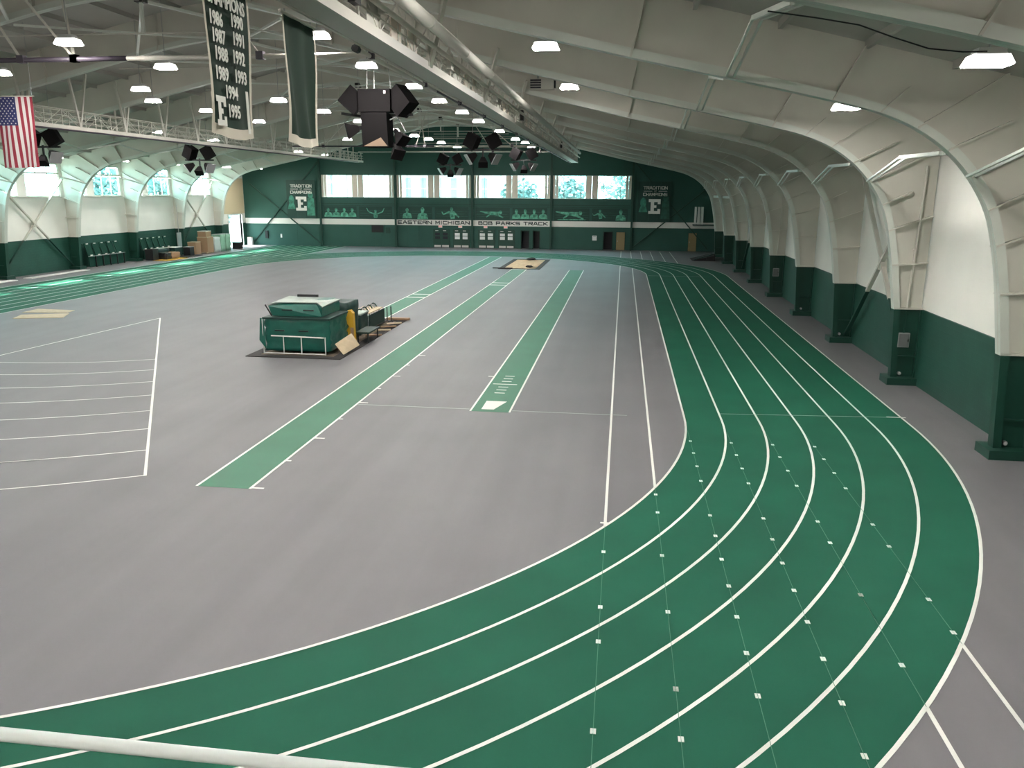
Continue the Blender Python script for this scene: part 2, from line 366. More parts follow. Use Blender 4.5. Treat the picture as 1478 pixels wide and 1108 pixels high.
# ------------------------------------------------------------------ steel frames
def make_frame(y):
    t = thing('roof_frame', 'cream steel portal frame with curved knees spanning the whole hall', 'steel frame', (XC, y, 0), 'portal frames of the hall')
    for s in (-1, 1):
        lo, hi = PAIRS[:2], FINE
        def webmesh(P):
            m = MB()
            for (i0, o0), (i1, o1) in zip(P[:-1], P[1:]):
                m.prism([(s*i0[0], -.02, i0[1]), (s*o0[0], -.02, o0[1]), (s*o1[0], -.02, o1[1]), (s*i1[0], -.02, i1[1])], (0, .04, 0))
            return m
        def flangemesh(P, w, outer=0, th=.21):
            m = MB(); pts = [p[1 if outer else 0] for p in P]
            for i, (p, q) in enumerate(zip(pts[:-1], pts[1:])):
                oo = [Vector((s*(b_[1-outer][0]-b_[outer][0]), 0, b_[1-outer][1]-b_[outer][1])).normalized()*th for b_ in (P[i], P[i+1])]
                A4 = [Vector((s*p[0], -w/2, p[1])), Vector((s*p[0], w/2, p[1])), Vector((s*q[0], w/2, q[1])), Vector((s*q[0], -w/2, q[1]))]
                B4 = [A4[0]+oo[0], A4[1]+oo[0], A4[2]+oo[1], A4[3]+oo[1]]
                m.add(A4+B4, [(0,1,2,3), (7,6,5,4), (0,4,5,1), (1,5,6,2), (2,6,7,3), (3,7,4,0)])
            return m
        part('web', webmesh(hi), 'frame_cream', t); part('flange', flangemesh(hi, .30), 'flange_pale', t)
        leg = part('column_leg', webmesh(lo), 'green_steel', t); part('leg_flange', flangemesh(lo, .30), 'green_steel', leg)
        part('leg_flange', flangemesh(lo, .30, 1, .05), 'green_steel', leg)
        part('leg_stiffener', MB().box(*(sorted((s*26.98, s*27.78))), -.14, .14, .95, .99), 'green_steel', leg)
        part('plinth', MB().prism([(s*26.82, -.42, 0), (s*27.79, -.42, 0), (s*27.79, .42, 0), (s*26.82, .42, 0)], (0, 0, .24)), 'green_steel', t)
        part('ledge', MB().box(*(sorted((s*26.86, s*27.8))), -.15, .15, GREEN_H, GREEN_H+.06), 'frame_cream', t)
        for k, ln in ((2, 1), (3, 1), (4, .55), (5, 1), (6, .5), (7, 1), (8, .5), (9, 1), (11, 1), (13, 1), (15, 1)):
            (a, b), (c, e) = PAIRS[k]
            p = Vector((s*a, 0, b)); q = p+(Vector((s*c, 0, e))-p)*ln*.98
            part('stiffener', MB().bar(p, q, .26, .03) if False else MB().prism([p+Vector((0,-.19,0)), p+Vector((0,.19,0)), q+Vector((0,.19,0)), q+Vector((0,-.19,0))], (0, 0, .05) if k < 8 else (.05, 0, 0)), 'frame_cream', t)
        # paired struts running on to the next frame (inverted V in every bay)
        for a, m_, b in (((25.05, .1, 7.45), (25.25, 3.7, 7.5), (25.62, 8.05, 6.9)), ((19.9, .1, 9.2), (19.9, 4.1, 9.75), (19.9, 8.05, 9.2))):
            for o in (-.09, .09):
                part('strut', MB().bar((s*(a[0]+o), a[1], a[2]), (s*(m_[0]+o), m_[1], m_[2]), .07, .09), 'flange_pale', t)
                part('strut', MB().bar((s*(m_[0]+o), m_[1], m_[2]), (s*(b[0]+o), b[1], b[2]), .05, .06), 'flange_pale', t)
    part('tie_rod', MB().tube([(-6.3, 0, 12.0), (6.3, 0, 12.0)], .025, 6), 'pipe_cream', t)
    part('king_post', MB().bar((0, 0, 12.0), (0, 0, 13.2), .10), 'flange_pale', t)
    part('apex_plate', MB().box(-.16, .16, -.18, .18, 13.02, 13.3), 'black', t)
    for s in (-1, 1):
        part('ridge_brace', MB().bar((0, .1, 13.1), (s*5.2, 8.0, 12.55), .10), 'flange_pale', t)
        part('ridge_brace', MB().bar((s*5.2, .1, 12.4), (0, 8.0, 13.1), .08), 'flange_pale', t)
    return t
frame0 = make_frame(RIB[0])
for y in RIB[1:10]: copy_tree(frame0, None, (XC, y, 0))
# last frame stands one bay before the gable: no room for a further brace bay beyond the wall
last = copy_tree(frame0, None, (XC, RIB[10], 0))
for c in list(last.children):
    if c.name.startswith(('strut', 'ridge_brace')): bpy.data.objects.remove(c)

# ------------------------------------------------------------------ track and field markings
LW = 1.07; TXI, TXO = 2.0, 2.0-34.7; TCX, TR0 = (TXI+TXO)/2, 17.35; TY0, TY1 = 23.5, 66.2
def oval(off, n=110):
    R = TR0+off; pts = []
    for k in range(n+1):
        t = math.pi*k/n; pts.append((TCX+R*math.cos(t), TY1+R*math.sin(t)*.955))
    for k in range(n+1):
        t = math.pi+math.pi*k/n; pts.append((TCX+R*math.cos(t), TY0+R*math.sin(t)))
    pts.append(pts[0]); return pts
def flat(mb, A, B, z): mb.strip([(x, y, z) for x, y in A], [(x, y, z) for x, y in B])
trk = thing('running_track', 'green rubber running track oval with sprint straights and white lane lines', 'track', (0, 0, 0))
m = MB(); flat(m, oval(0), oval(6*LW), .004); part('lane_surface', m, 'rubber_green', trk)
for k in range(7):
    m = MB(); flat(m, oval(k*LW-.03), oval(k*LW+.03), .010); part('lane_line', m, 'line_white', trk)
st8 = trk
x8 = TXO-8*LW
part('lane_surface', MB().box(x8, TXO, -4, FW-.4, .001, .003), 'rubber_green', st8)
for k in range(9):
    x = TXO-k*LW
    if k in (7, 8): part('lane_line', MB().box(x-.03, x+.03, -4, FW-.6, .004, .009), 'line_white', st8)
    else:
        part('lane_line', MB().box(x-.03, x+.03, 78, FW-.6, .004, .009), 'line_white', st8)
# sprint lane lines that leave the oval on the column side
spr = trk
def inner_y(x, off, far):
    R = TR0+off; dx = x-TCX
    if abs(dx) >= R: return TY1 if far else TY0
    return TY1+math.sqrt(R*R-dx*dx)*.955 if far else TY0-math.sqrt(R*R-dx*dx)
SX = [-.14+LW*k for k in range(6)]
for k, x in enumerate(SX):
    yo = inner_y(x, 6*LW, True); part('line', MB().box(x-.03, x+.03, yo, FW-1.4, .004, .010), 'line_white', spr)
    ynear = inner_y(x, 6*LW, False); part('line', MB().box(x-.03, x+.03, ynear-9 if ynear-9 > YN+1 else YN+1, ynear, .004, .010), 'line_white', spr)
    if k < 2: part('line', MB().box(x-.03, x+.03, inner_y(x, 0, False), inner_y(x, 0, True), .004, .010), 'line_white', spr)
    part('guide_line', MB().box(x-.004, x+.004, ynear, min(22.2, inner_y(x, 0, False)), .005, .011), 'guide_green', spr)
    for j in range(16):
        y = 22.23-1.034*j
        if not (ynear+.15 < y < inner_y(x, 0, False)-.1): continue
        r = math.hypot(x-TCX, y-TY0)-TR0
        if abs(r/LW-round(r/LW)) < .11: continue
        part('lane_mark', MB().box(x-.036, x+.036, y-.05, y+.05, .005, .011), 'line_white', spr)
part('tee_mark', MB().box(-.24, -.04, 15.28, 15.34, .005, .012), 'line_white', spr)
ln = thing('start_line', 'thin faint white line across the infield at the jump runway end', 'floor marking', (0, 0, 0))
for xa, xb in ((-8.0, -4.46), (-3.15, -.19), (-.09, .32)): part('line', MB().box(xa, xb, 23.49, 23.53, .004, .007), 'line_faint', ln)
ln = trk
part('line', MB().prism([(3.1, 24.10, .012), (8.3, 24.5, .012), (8.3, 24.53, .012), (3.1, 24.13, .012)], (0, 0, .002)), 'line_faint', ln)
part('mark', MB().box(8.0, 8.55, 24.5, 24.56, .012, .015), 'line_white', ln)
ln = trk
part('line', MB().box(2.1, 6.4, 65.6, 65.66, .012, .014), 'line_faint', ln)
def runway(label, x0, x1, y0, y1, bars=(), close=False):
    t = thing('runway', label, 'runway', (0, 0, 0))
    part('surface', MB().box(x0, x1, y0, y1, .001, .005), 'runway_green', t)
    for x in (x0, x1): part('edge_line', MB().box(x-.03, x+.03, y0, y1, .003, .009), 'line_white', t)
    for y in bars: part('takeoff_bar', MB().box(x0, x1, y-.10, y+.10, .004, .010), 'line_white', t)
    return t
r1 = runway('green jump runway leading to the open sand pit', -9.31, -8.05, 16.07, 69.0, (56.9, 58.3, 68.9))
for k in range(9):
    y = 16.1+1.9*k; part('distance_tick', MB().box(-8.05, -7.75 if k % 2 == 0 else -7.9, y, y+.06, .004, .010), 'line_white', r1)
r2 = runway('green runway with a white plate and short distance marks on it', -4.4, -3.2, 23.3, 69.1)
part('plate', MB().prism([(-4.10, 23.55, .006), (-3.72, 23.55, .006), (-3.45, 24.55, .006), (-4.10, 24.55, .006)], (0, 0, .008)), 'white_paint', r2)
for k in range(-3, 4):
    w = .42 if k == 0 else .17
    part('distance_mark', MB().box(-3.85-w, -3.85+w, 26.9+k*.42-.03, 26.9+k*.42+.03, .006, .011), 'line_white', r2)
part('distance_tick', MB().box(-4.62, -4.4, 28.0, 28.07, .004, .010), 'line_white', r2)
runway('green jump runway starting at the covered pit with stacked equipment', -13.35, -12.12, 40.6, 81.6, (40.9, 49.2, 50.8))
# shot sector
A = Vector((-23.61, 38.68)); sec = thing('throwing_sector', 'white throwing sector with curved distance lines on grey floor', 'floor marking', (0, 0, 0))
a1 = math.atan2(16.49-38.68, -10.82+23.61); a0 = a1-math.radians(34.92)
def dirp(a, r): return (A.x+r*math.cos(a), A.y+r*math.sin(a))
for a in (a0, a1):
    w = .035 if a == a1 else .025; p, q = dirp(a, 0), dirp(a, 25.6); nx, ny = -math.sin(a)*w, math.cos(a)*w
    part('sector_line', MB().prism([(p[0]-nx, p[1]-ny, .004), (q[0]-nx, q[1]-ny, .004), (q[0]+nx, q[1]+ny, .004), (p[0]+nx, p[1]+ny, .004)], (0, 0, .006)), 'line_white', sec)
for k in range(8):
    r = 11.26+2.045*k; m = MB(); aa = [a0+(a1-a0)*i/24 for i in range(25)]
    flat(m, [dirp(a, r-.025) for a in aa], [dirp(a, r+.025) for a in aa], .009); part('distance_arc', m, 'line_white', sec)

# ------------------------------------------------------------------ sand pits
def pit(label, x0, x1, y0, y1, fill='sand'):
    t = thing('sand_pit', label, 'sand pit', (x0, y0, 0)); w, h = x1-x0, y1-y0; b = .42
    for nm, q in (('border', (0, w, 0, b)), ('border', (0, w, h-b, h)), ('border', (0, b, b, h-b)), ('border', (w-b, w, b, h-b))):
        part(nm, MB().box(*q, 0, .03), 'rubber_black', t)
    m = MB(); N = 14
    P = [[(b+(w-2*b)*i/N, b+(h-2*b)*j/N, .015+random.random()*.025*(0 < i < N and 0 < j < N)) for i in range(N+1)] for j in range(N+1)]
    m.add([p for r in P for p in r], [(j*(N+1)+i, j*(N+1)+i+1, (j+1)*(N+1)+i+1, (j+1)*(N+1)+i) for j in range(N) for i in range(N)])
    part('sand', m, fill, t)
    return t
pit('open sand pit with pale sand at the end of the long runway', -10.55, -6.95, 69.15, 79.4)
pit('dark bordered sand pit under the stacked green mats', -14.8, -10.86, 30.0, 40.2, 'sand_dark')
def clump(name, label, cat, c, r, m, group=None):
    mb = MB(); pts = []
    nu, nv = 9, 5
    for j in range(nv+1):
        for i in range(nu):
            ph = math.pi*j/nv; th = 2*math.pi*i/nu; k = r*(.75+.5*random.random())
            pts.append((k*math.sin(ph)*math.cos(th), k*math.sin(ph)*math.sin(th), max(0, .18*r+k*.3*math.cos(ph))))
    fs = [(j*nu+i, j*nu+(i+1)%nu, (j+1)*nu+(i+1)%nu, (j+1)*nu+i) for j in range(nv) for i in range(nu)]
    return tag(part(name, mb.add(pts, fs), m, None, loc=c), label, cat, group)
clump('rubble_pile', 'small dark heap at the far edge of the open sand pit', 'heap', (-8.7, 78.4, .045), .45, 'rubber_black')
clump('rubble_pile', 'low dark heap on the near edge of the open sand pit', 'heap', (-8.0, 70.6, .045), .35, 'rubber_black')
tag(part('pit_board', MB().box(-11.0, -9.3, 69.0, 69.25, .045, .12), 'rubber_black', None), 'dark board lying across the corner of the open sand pit', 'board')

# ------------------------------------------------------------------ equipment on the covered pit
def soft_block(x0, x1, y0, y1, z0, z1, jit=.04, n=8, seed=1):
    rnd = random.Random(seed); m = MB(); V = {}; vs = []
    def g(i, j, k):
        key = (i, j, k)
        if key not in V:
            p = (x0+(x1-x0)*i/n, y0+(y1-y0)*j/n, z0+(z1-z0)*k/n); e = jit
            V[key] = len(vs); vs.append((p[0]+rnd.uniform(-e, e), p[1]+rnd.uniform(-e, e), p[2] if k == 0 else p[2]+rnd.uniform(-e, e)*.6))
        return V[key]
    fs = []
    for a in range(n):
        for b in range(n):
            fs += [(g(a,0,b), g(a+1,0,b), g(a+1,0,b+1), g(a,0,b+1)), (g(a+1,n,b), g(a,n,b), g(a,n,b+1), g(a+1,n,b+1)),
                   (g(0,a+1,b), g(0,a,b), g(0,a,b+1), g(0,a+1,b+1)), (g(n,a,b), g(n,a+1,b), g(n,a+1,b+1), g(n,a,b+1)),
                   (g(a,b,n), g(a+1,b,n), g(a+1,b+1,n), g(a,b+1,n)), (g(a,b+1,0), g(a+1,b+1,0), g(a+1,b,0), g(a,b,0))]
    return m.add(vs, fs)
cart = thing('mat_cart', 'large green tarped landing mat on a white pipe frame', 'landing mat', (-12.95, 30.5, .05))
part('mat', soft_block(-1.25, 1.45, .12, 2.3, .12, 1.42, .045, 10, 3), 'tarp', cart, True)
part('tarp_flap', MB().prism([(-1.45, .0, .55), (-1.2, .02, .2), (-1.25, .04, 1.4), (-1.38, .02, 1.45)], (0, .05, 0)), 'tarp', cart)
part('top_band', MB().box(-1.3, 1.5, .05, 2.35, 1.40, 1.47), 'tarp_dark', cart)
for x in (-1.3, -.45, .3, 1.3): part('frame_post', MB().tube([(x, .04, 0), (x, .04, 1.40 if x < -1 else .72)], .022, 6), 'white_paint', cart)
part('frame_rail', MB().tube([(-.95, .02, .74), (1.25, .02, .70)], .028, 6), 'white_paint', cart)
part('frame_rail', MB().tube([(-1.3, .02, .03), (1.3, .02, .03)], .025, 6), 'white_paint', cart)
for x in (-.6, .4): part('handle', MB().box(x-.2, x+.2, .05, .10, .92, .97), 'black', cart)
top = thing('landing_mat', 'green and pale grey mat stacked on the tarped landing mat', 'landing mat', (-12.9, 30.85, 1.55))
m = MB().prism([(-1.05, 0, 0), (1.05, 0, 0), (1.05, 0, .35), (.75, .25, .48), (-.9, .25, .46), (-1.2, 0, .40)], (0, 2.1, 0)); part('cover', m, 'tarp', top)
part('cover_top', MB().prism([(-1.22, -.02, .42), (-.95, .2, .50), (.78, .2, .52), (1.08, 0, .38), (1.08, 2.15, .42), (-1.2, 2.15, .5)], (0, 0, .03)), 'tarp_light', top)
for x in (-.4, .5): part('handle', MB().box(x-.22, x+.22, -.03, 0, .22, .27), 'black', top)
part('corner_strap', MB().tube([(-1.05, -.03, .0), (-1.3, -.05, .45)], .03, 6), 'black', top)
tag(part('wall_board', MB().box(-.75, .15, 0, .1, 0, .10), 'black', None, loc=(-12.9, 32.8, 2.08)), 'black bar lying on the pale top of the mat stack', 'bar')
bx = thing('dark_mat', 'dark green upright mat standing behind the landing mats', 'mat', (-12.3, 33.4, .05))
part('cover', soft_block(-.5, .62, 0, 1.5, 0, 1.7, .03, 6, 9), 'tarp_dark', bx, True)
part('strap', MB().box(-.02, .1, -.04, 0, .1, 1.75), 'black', bx)
bx2 = thing('dark_mat', 'dark green lower mat beside the yellow upright cover', 'mat', (-12.2, 35.1, .05))
part('cover', soft_block(-.45, .5, 0, 1.2, 0, .95, .03, 6, 19), 'tarp_dark', bx2, True); part('lid', MB().box(-.5, .55, -.05, 1.25, .93, .99), 'tarp_light', bx2)
yl = thing('yellow_cover', 'yellow padded cover of a vault upright', 'upright pad', (-11.42, 33.05, .07))
part('pad', MB().prism([(-.14, 0, 0), (.14, 0, 0), (.10, 0, 1.32), (-.02, 0, 1.45), (-.2, 0, 1.40)], (0, .25, 0)), 'yellow', yl)
part('arm', MB().prism([(-.2, -.02, .95), (-.5, -.02, .90), (-.45, -.02, .55), (-.18, -.02, .42)], (0, .16, 0)), 'yellow', yl)
part('knob', MB().tube([(-.2, -.14, .75), (-.2, .0, .75)], .10, 8), 'black', yl)
part('inner_pad', MB().box(-.02, .12, -.03, 0, .05, .7), 'cardboard', yl)
bd = thing('leaning_board', 'cream board leaning against the tarped landing mat', 'board', (-11.0, 31.0, .05))
part('board', MB().prism([(-.35, -.2, .42), (.02, -.3, .02), (.38, .6, .25), (.02, .7, .70)], (.03, .03, .0)), 'wood', bd)
bn = thing('bench', 'low dark green bench beside the stacked mats', 'bench', (-11.05, 33.5, .05))
part('seat', MB().box(-.3, .3, -.1, 1.5, .40, .47), 'tarp_dark', bn)
for y in (0, 1.4):
    for x in (-.22, .22): part('leg', MB().tube([(x, y, 0), (x, y, .40)], .03, 6), 'black', bn)
rk = thing('hurdle_rack', 'rack of nested hurdles with bent metal loops on the covered pit', 'rack', (-12.2, 36.4, .05))
part('rack_base', MB().box(-.5, .6, 0, 2.4, .05, .12), 'black', rk)
for k in range(7):
    y = .1+.36*k; pts = [(-.45+.9*math.sin(math.pi*i/10)*.0+.9*i/10, y+.12*math.sin(math.pi*i/10), .1+.9*math.sin(math.pi*i/10)) for i in range(11)]
    part('hurdle_loop', MB().tube(pts, .03, 6), 'grey_metal' if k % 2 else 'tarp_dark', rk)
part('side_panel', MB().box(.5, .56, 0, 2.4, .1, .75), 'tarp_dark', rk); part('shelf_board', MB().box(-.5, .5, .2, 2.3, .78, .83), 'wood', rk)
for k, (x, y, h) in enumerate(((-12.05, 39.3, .75), (-11.75, 39.6, .72), (-11.5, 39.45, .78))):
    p = thing('post', 'thin dark upright post on the covered pit by the runway end', 'post', (x, y, .03), 'thin posts at the covered pit')
    part('pole', MB().tube([(0, 0, .03), (0, 0, h)], .025, 6), 'black', p); part('foot', MB().box(-.12, .12, -.12, .12, 0, .03), 'black', p)
for k, y in enumerate((35.2, 36.6, 37.6, 38.6)):
    tag(part('wood_slat', MB().obox((0, 0, .04), (.75, .16, .05), (0, 0, .3+.1*k)), 'wood' if k % 2 else 'cardboard', None, loc=(-11.1, y, .05)), 'short wooden slat lying along the side of the covered pit', 'slat', 'slats on the covered pit')
tag(part('end_board', MB().box(-11.9, -10.7, 39.9, 40.15, .045, .14), 'cardboard', None), 'brown board across the end of the covered pit', 'board')

# ------------------------------------------------------------------ plywood sheets, floor strips
for lab, P in (('pale plywood sheet on grey floor, the one nearer the running lanes', ((32, 451), (55, 446), (108, 448), (97, 451.5))), ('pale plywood sheet on grey floor, farther from the running lanes', ((18, 460), (31, 454.5), (100, 452.5), (91, 458.5)))):
    q = [PZ(*p) for p in P]; c = sum(q, Vector())/4
    tag(part('plywood_sheet', MB().prism([(v.x-c.x, v.y-c.y, .0) for v in q], (0, 0, .02)), 'wood', None, loc=(c.x, c.y, .003)), lab, 'plywood sheet')
for i, lab in ((6, 'long white strip on the floor by the braced green wall bay'), (5, 'long white strip on the floor beside the first green wall bay')):
    tag(part('floor_strip', MB().box(-.35, .35, .7, 7.5, 0, .04), 'white_paint', None, loc=(-43.6, RIB[i], .001)), lab, 'floor mat')  # thin white slabs lying along the wall

# ------------------------------------------------------------------ catwalks
def catwalk(label, x0, x1, z, near, far, side):
    t = thing('catwalk', label, 'catwalk', (x0, near, z)); w = x1-x0; L = far-near
    part('walkway', MB().box(.04, w-.04, 0, L, .02, .10), 'duct', t)
    for x in (0, w-.06): part('stringer', MB().box(x, x+.06, 0, L, 0, .20), 'pipe_cream', t)
    for x in (.03, w-.03):
        for h in (.42, .68, .98): part('rail', MB().tube([(x, 0, h), (x, L, h)], .030 if h > .9 else .02, 6), 'pipe_cream', t)
    pm = MB().bar((0, 0, .1), (0, 0, .98), .05, .05).mesh('rail_post', 'pipe_cream'); k = 0
    while k*1.365 < L:
        for x in (.03, w-.03): link('rail_post', pm, t, (x, k*1.365, 0))
        k += 1
    dm = MB().bar((0, 0, .15), (0, 1.3, .95), .03, .03).mesh('lattice_bar', 'pipe_cream')
    dn = MB().bar((0, 1.3, .15), (0, 0, .95), .03, .03).mesh('lattice_bar', 'pipe_cream')
    xs_ = w-.03 if side > 0 else .03
    for j in range(k-1): link('lattice_bar', dm if j % 2 else dn, t, (w-.03, j*1.365, 0)); link('lattice_bar', dn if j % 2 else dm, t, (.03, j*1.365, 0))
    for y in RIB:
        if near < y < far:
            for x in (.03, w-.03):
                d = abs(x0+x-XC); part('hanger', MB().bar((x, y-near, .1), (x, y-near, deck_z(d)-1.5-z+.15), .08, .08), 'pipe_cream', t)
    return t
CW_Z = 9.46
cr = catwalk('cream lattice catwalk alongside the big round duct', -5.66, -5.0, CW_Z, 2.0, 89.0, 1)
cl = catwalk('cream lattice catwalk hung on V struts towards the windowed side wall', -29.55, -28.9, CW_Z+.05, 2.0, 90.0, -1)
part('dark_rail', MB().tube([(.66, 0, -.04), (.66, 86, -.04)], .05, 6), 'dark_pipe', cl)
for i in range(1, 10):           # V struts over the left catwalk, slanted struts over the right one
    for yy in (RIB[i], RIB[i]+4.1):
        for s in (-1, 1): part('vee_strut', MB().bar((.6, yy-2.0, .15), (.7, yy-2.0+s*.75, deck_z(11.4)-CW_Z-.25), .11, .11), 'pipe_cream', cl)
    part('slant_strut', MB().bar((.64, RIB[i]-2.0+.2, .1), (1.25, RIB[i]-2.0-.5, 1.75), .10, .10), 'pipe_cream', cr)
    part('junction_box', MB().box(.66, .80, RIB[i]-2.0+2.0, RIB[i]-2.0+2.35, .3, .75), 'black' if i % 3 == 1 else 'duct', cr)
    for q in (3.2, 4.9, 6.3): part('kick_panel', MB().box(.60, .63, RIB[i]-2.0+q, RIB[i]-2.0+q+.8, .2, .62), 'duct' if q < 4 else 'panel_beige', cr)
du = thing('air_duct', 'long round cream air duct beside the catwalk', 'duct', (-4.35, 2.0, 10.08))
part('pipe', MB().tube([(0, 0, 0), (0, 78, 0)], .13, 14), 'duct', du, True)
for k in range(1, 19): part('joint_band', MB().tube([(0, k*4.1, 0), (0, k*4.1+.12, 0)], .142, 14), 'pipe_cream', du, True); 
for y in RIB[:10]: part('hanger', MB().bar((0, y-2.0+.3, .12), (0, y-2.0+.3, 2.0), .04, .04), 'pipe_cream', du)
sp = link('sprinkler_pipe', MB().tube([(0, 0, 0), (0, 87, 0)], .06, 8).mesh('sprinkler_pipe', 'pipe_cream', True), cr, (.80, 0, .56))
for k in range(20): part('clamp', MB().box(-.16, .02, 2+k*4.3, 2.08+k*4.3, -.08, .08), 'duct', sp)
tb = link('lighting_tube', MB().tube([(0, 2.2, 0), (0, 9.5, 0)], .055, 8).mesh('lighting_tube', 'pipe_cream', True), cr, (-.06, 13.5, -.06)); part('end_cap', MB().tube([(0, 2.0, 0), (0, 2.2, 0)], .08, 8), 'black', tb)
part('dark_rail', MB().tube([(.03, 9.5, .0), (.03, 72, .0)], .035, 6), 'dark_pipe', tb)
for k in range(14): part('clamp', MB().box(-.02, .1, 3+k*5, 3.1+k*5, -.06, .10), 'dark_pipe', tb)
# cross pipes with slanted hangers
def cross_pipe(label, y, z, x0, x1, r, m, hang):
    t = thing('cross_pipe', label, 'pipe', (0, y, z)); xm = x0+(x1-x0)*.55
    part('pipe', MB().tube([(x0, 0, 0), (xm, 0, 0)], r, 8), m, t, True); part('pipe', MB().tube([(xm, 0, 0), (x1, 0, 0)], r*.9, 8), 'pipe_cream', t, True)
    for x, dx, dy in hang:
        part('hanger_rod', MB().bar((x, 0, 0), (x+dx, dy, deck_z(x+dx-XC)-z), .07, .07), 'pipe_cream', t); part('clamp', MB().box(x-.12, x+.12, -.1, .1, -.1, .14), 'dark_pipe', t)
    return t
cross_pipe('dark pipe crossing above the hanging championship banner', 26, 10.62, -28.8, -5.8, .08, 'dark_pipe', ((-19.9, -1.9, -.6), (-18.0, -.6, .2), (-18.0, -2.6, -1.2), (-11.6, -3.2, .3), (-24.5, -1, 0)))
cross_pipe('thin dark pipe crossing under the roof past the speaker cluster', 70, 10.2, -28.8, -5.8, .06, 'dark_pipe', ((-26.0, 4.3, 0), (-17.8, 1.6, 0), (-17.0, -.6, 0), (-9.5, -5.5, 0), (-21.5, 3.8, 0)))
cross_pipe('pale pipe crossing between the catwalk ends near the gable', 88, 10.55, -28.8, -5.8, .05, 'pipe_cream', ((-24, 0, 0), (-14, -3, 0), (-9, 0, 0)))

# ------------------------------------------------------------------ ceiling lights
def make_light():
    t = thing('ceiling_light', 'white glowing high bay lamp hanging under the roof', 'ceiling light', (0, 0, 0), 'high bay lamps')
    part('housing', MB().obox((0, 0, .17), (.52, .36, .12), taper=.8), 'lamp_housing', t)
    part('skirt', MB().obox((0, 0, .035), (.74, .46, .16), taper=.80), 'skirt_glow', t)
    part('lens', MB().box(-.35, .35, -.21, .21, -.062, -.046), 'lamp_glow', t)
    return t
ROWS = {6.2: [(1425, 90), (1221, 155)], -2.3: [(788, 68), (822, 126)],
        -9.7: [(458, 52), (529, 95), (597, 125), (634, 146), (667, 162), (690.6, 175), (721, 189.5), (744, 201), (758, 206), (767, 211.5)],
        -17.4: [(99, 62), (239, 97), (402, 145), (467, 161), (519, 175), (569, 188), (598, 196), (618.5, 201), (637, 206), (660, 212)],
        -25: [(0, 106), (203, 129), (221, 146), (298, 160), (374, 175.6), (501.6, 201)], -32.6: [(228, 191), (308, 202), (430.6, 218.6), (468.6, 223)],
        -41.2: [(82, 227), (178, 232), (252, 237), (327, 241), (373, 243)]}
ROW_LABEL = {6.2: 'glowing high bay lamp over the columns of the windowless side wall', -2.3: 'glowing high bay lamp between the round duct and the column knees', -9.7: 'glowing high bay lamp in the row beside the catwalk with the duct',
             -17.4: 'glowing high bay lamp in the row under the roof ridge', -25: 'glowing high bay lamp between the ridge row and the catwalk behind the flag', -32.6: 'glowing high bay lamp just outside the catwalk behind the flag', -41.2: 'glowing high bay lamp over the arches of the windowed wall'}
spots = []
for X, Lq in ROWS.items():
    for q in Lq:
        p = PX(q[0], q[1], X if q != (203, 129) else -22.3); spots.append(p)
spots += [Vector((x, y, 11.0)) for x in (-9.7, -17.4, -25) for y in (-1, 10.5, 17)]+[Vector((-2.3, -2.5, 10.4))]+[Vector((6.2, 8.0, 8.8)), Vector((-41.2, 16, 8.8)), Vector((-2.3, 8, 10.4)), Vector((-2.3, 16, 10.4)), Vector((-32.6, 24, 10.4)), Vector((-32.6, 40, 10.4)), Vector((-41.2, 32, 8.8)), Vector((-41.2, 46, 8.8))]  # extra unseen lamps; near ones added to light the near floor and rail
light0 = make_light()
for i, p in enumerate(spots):
    o = light0 if i == 0 else copy_tree(light0, None)
    o.location = p; row = min(ROW_LABEL, key=lambda r: abs(r-p.x)); o['label'] = ROW_LABEL[row]; o['group'] = 'high bay lamps '+ROW_LABEL[row].split('lamp ')[1]
    for c in list(o.children):
        if c.name.startswith('hanger_rod'): bpy.data.objects.remove(c)
    part('hanger_rod', MB().bar((0, 0, .22), (0, 0, deck_z(p.x-XC)-p.z), .02, .02), 'grey_metal', o)
cb = thing('power_cable', 'black cable sagging under the frame to the end lamp', 'cable', (0, 13.4, 0))
part('cable', MB().tube([PY(x, y, 14.2)-Vector((0, 13.4, 0)) for x, y in ((1108, 16), (1180, 26), (1240, 36), (1290, 54), (1340, 70), (1390, 75), (1425, 74))], .012, 6), 'black', cb)

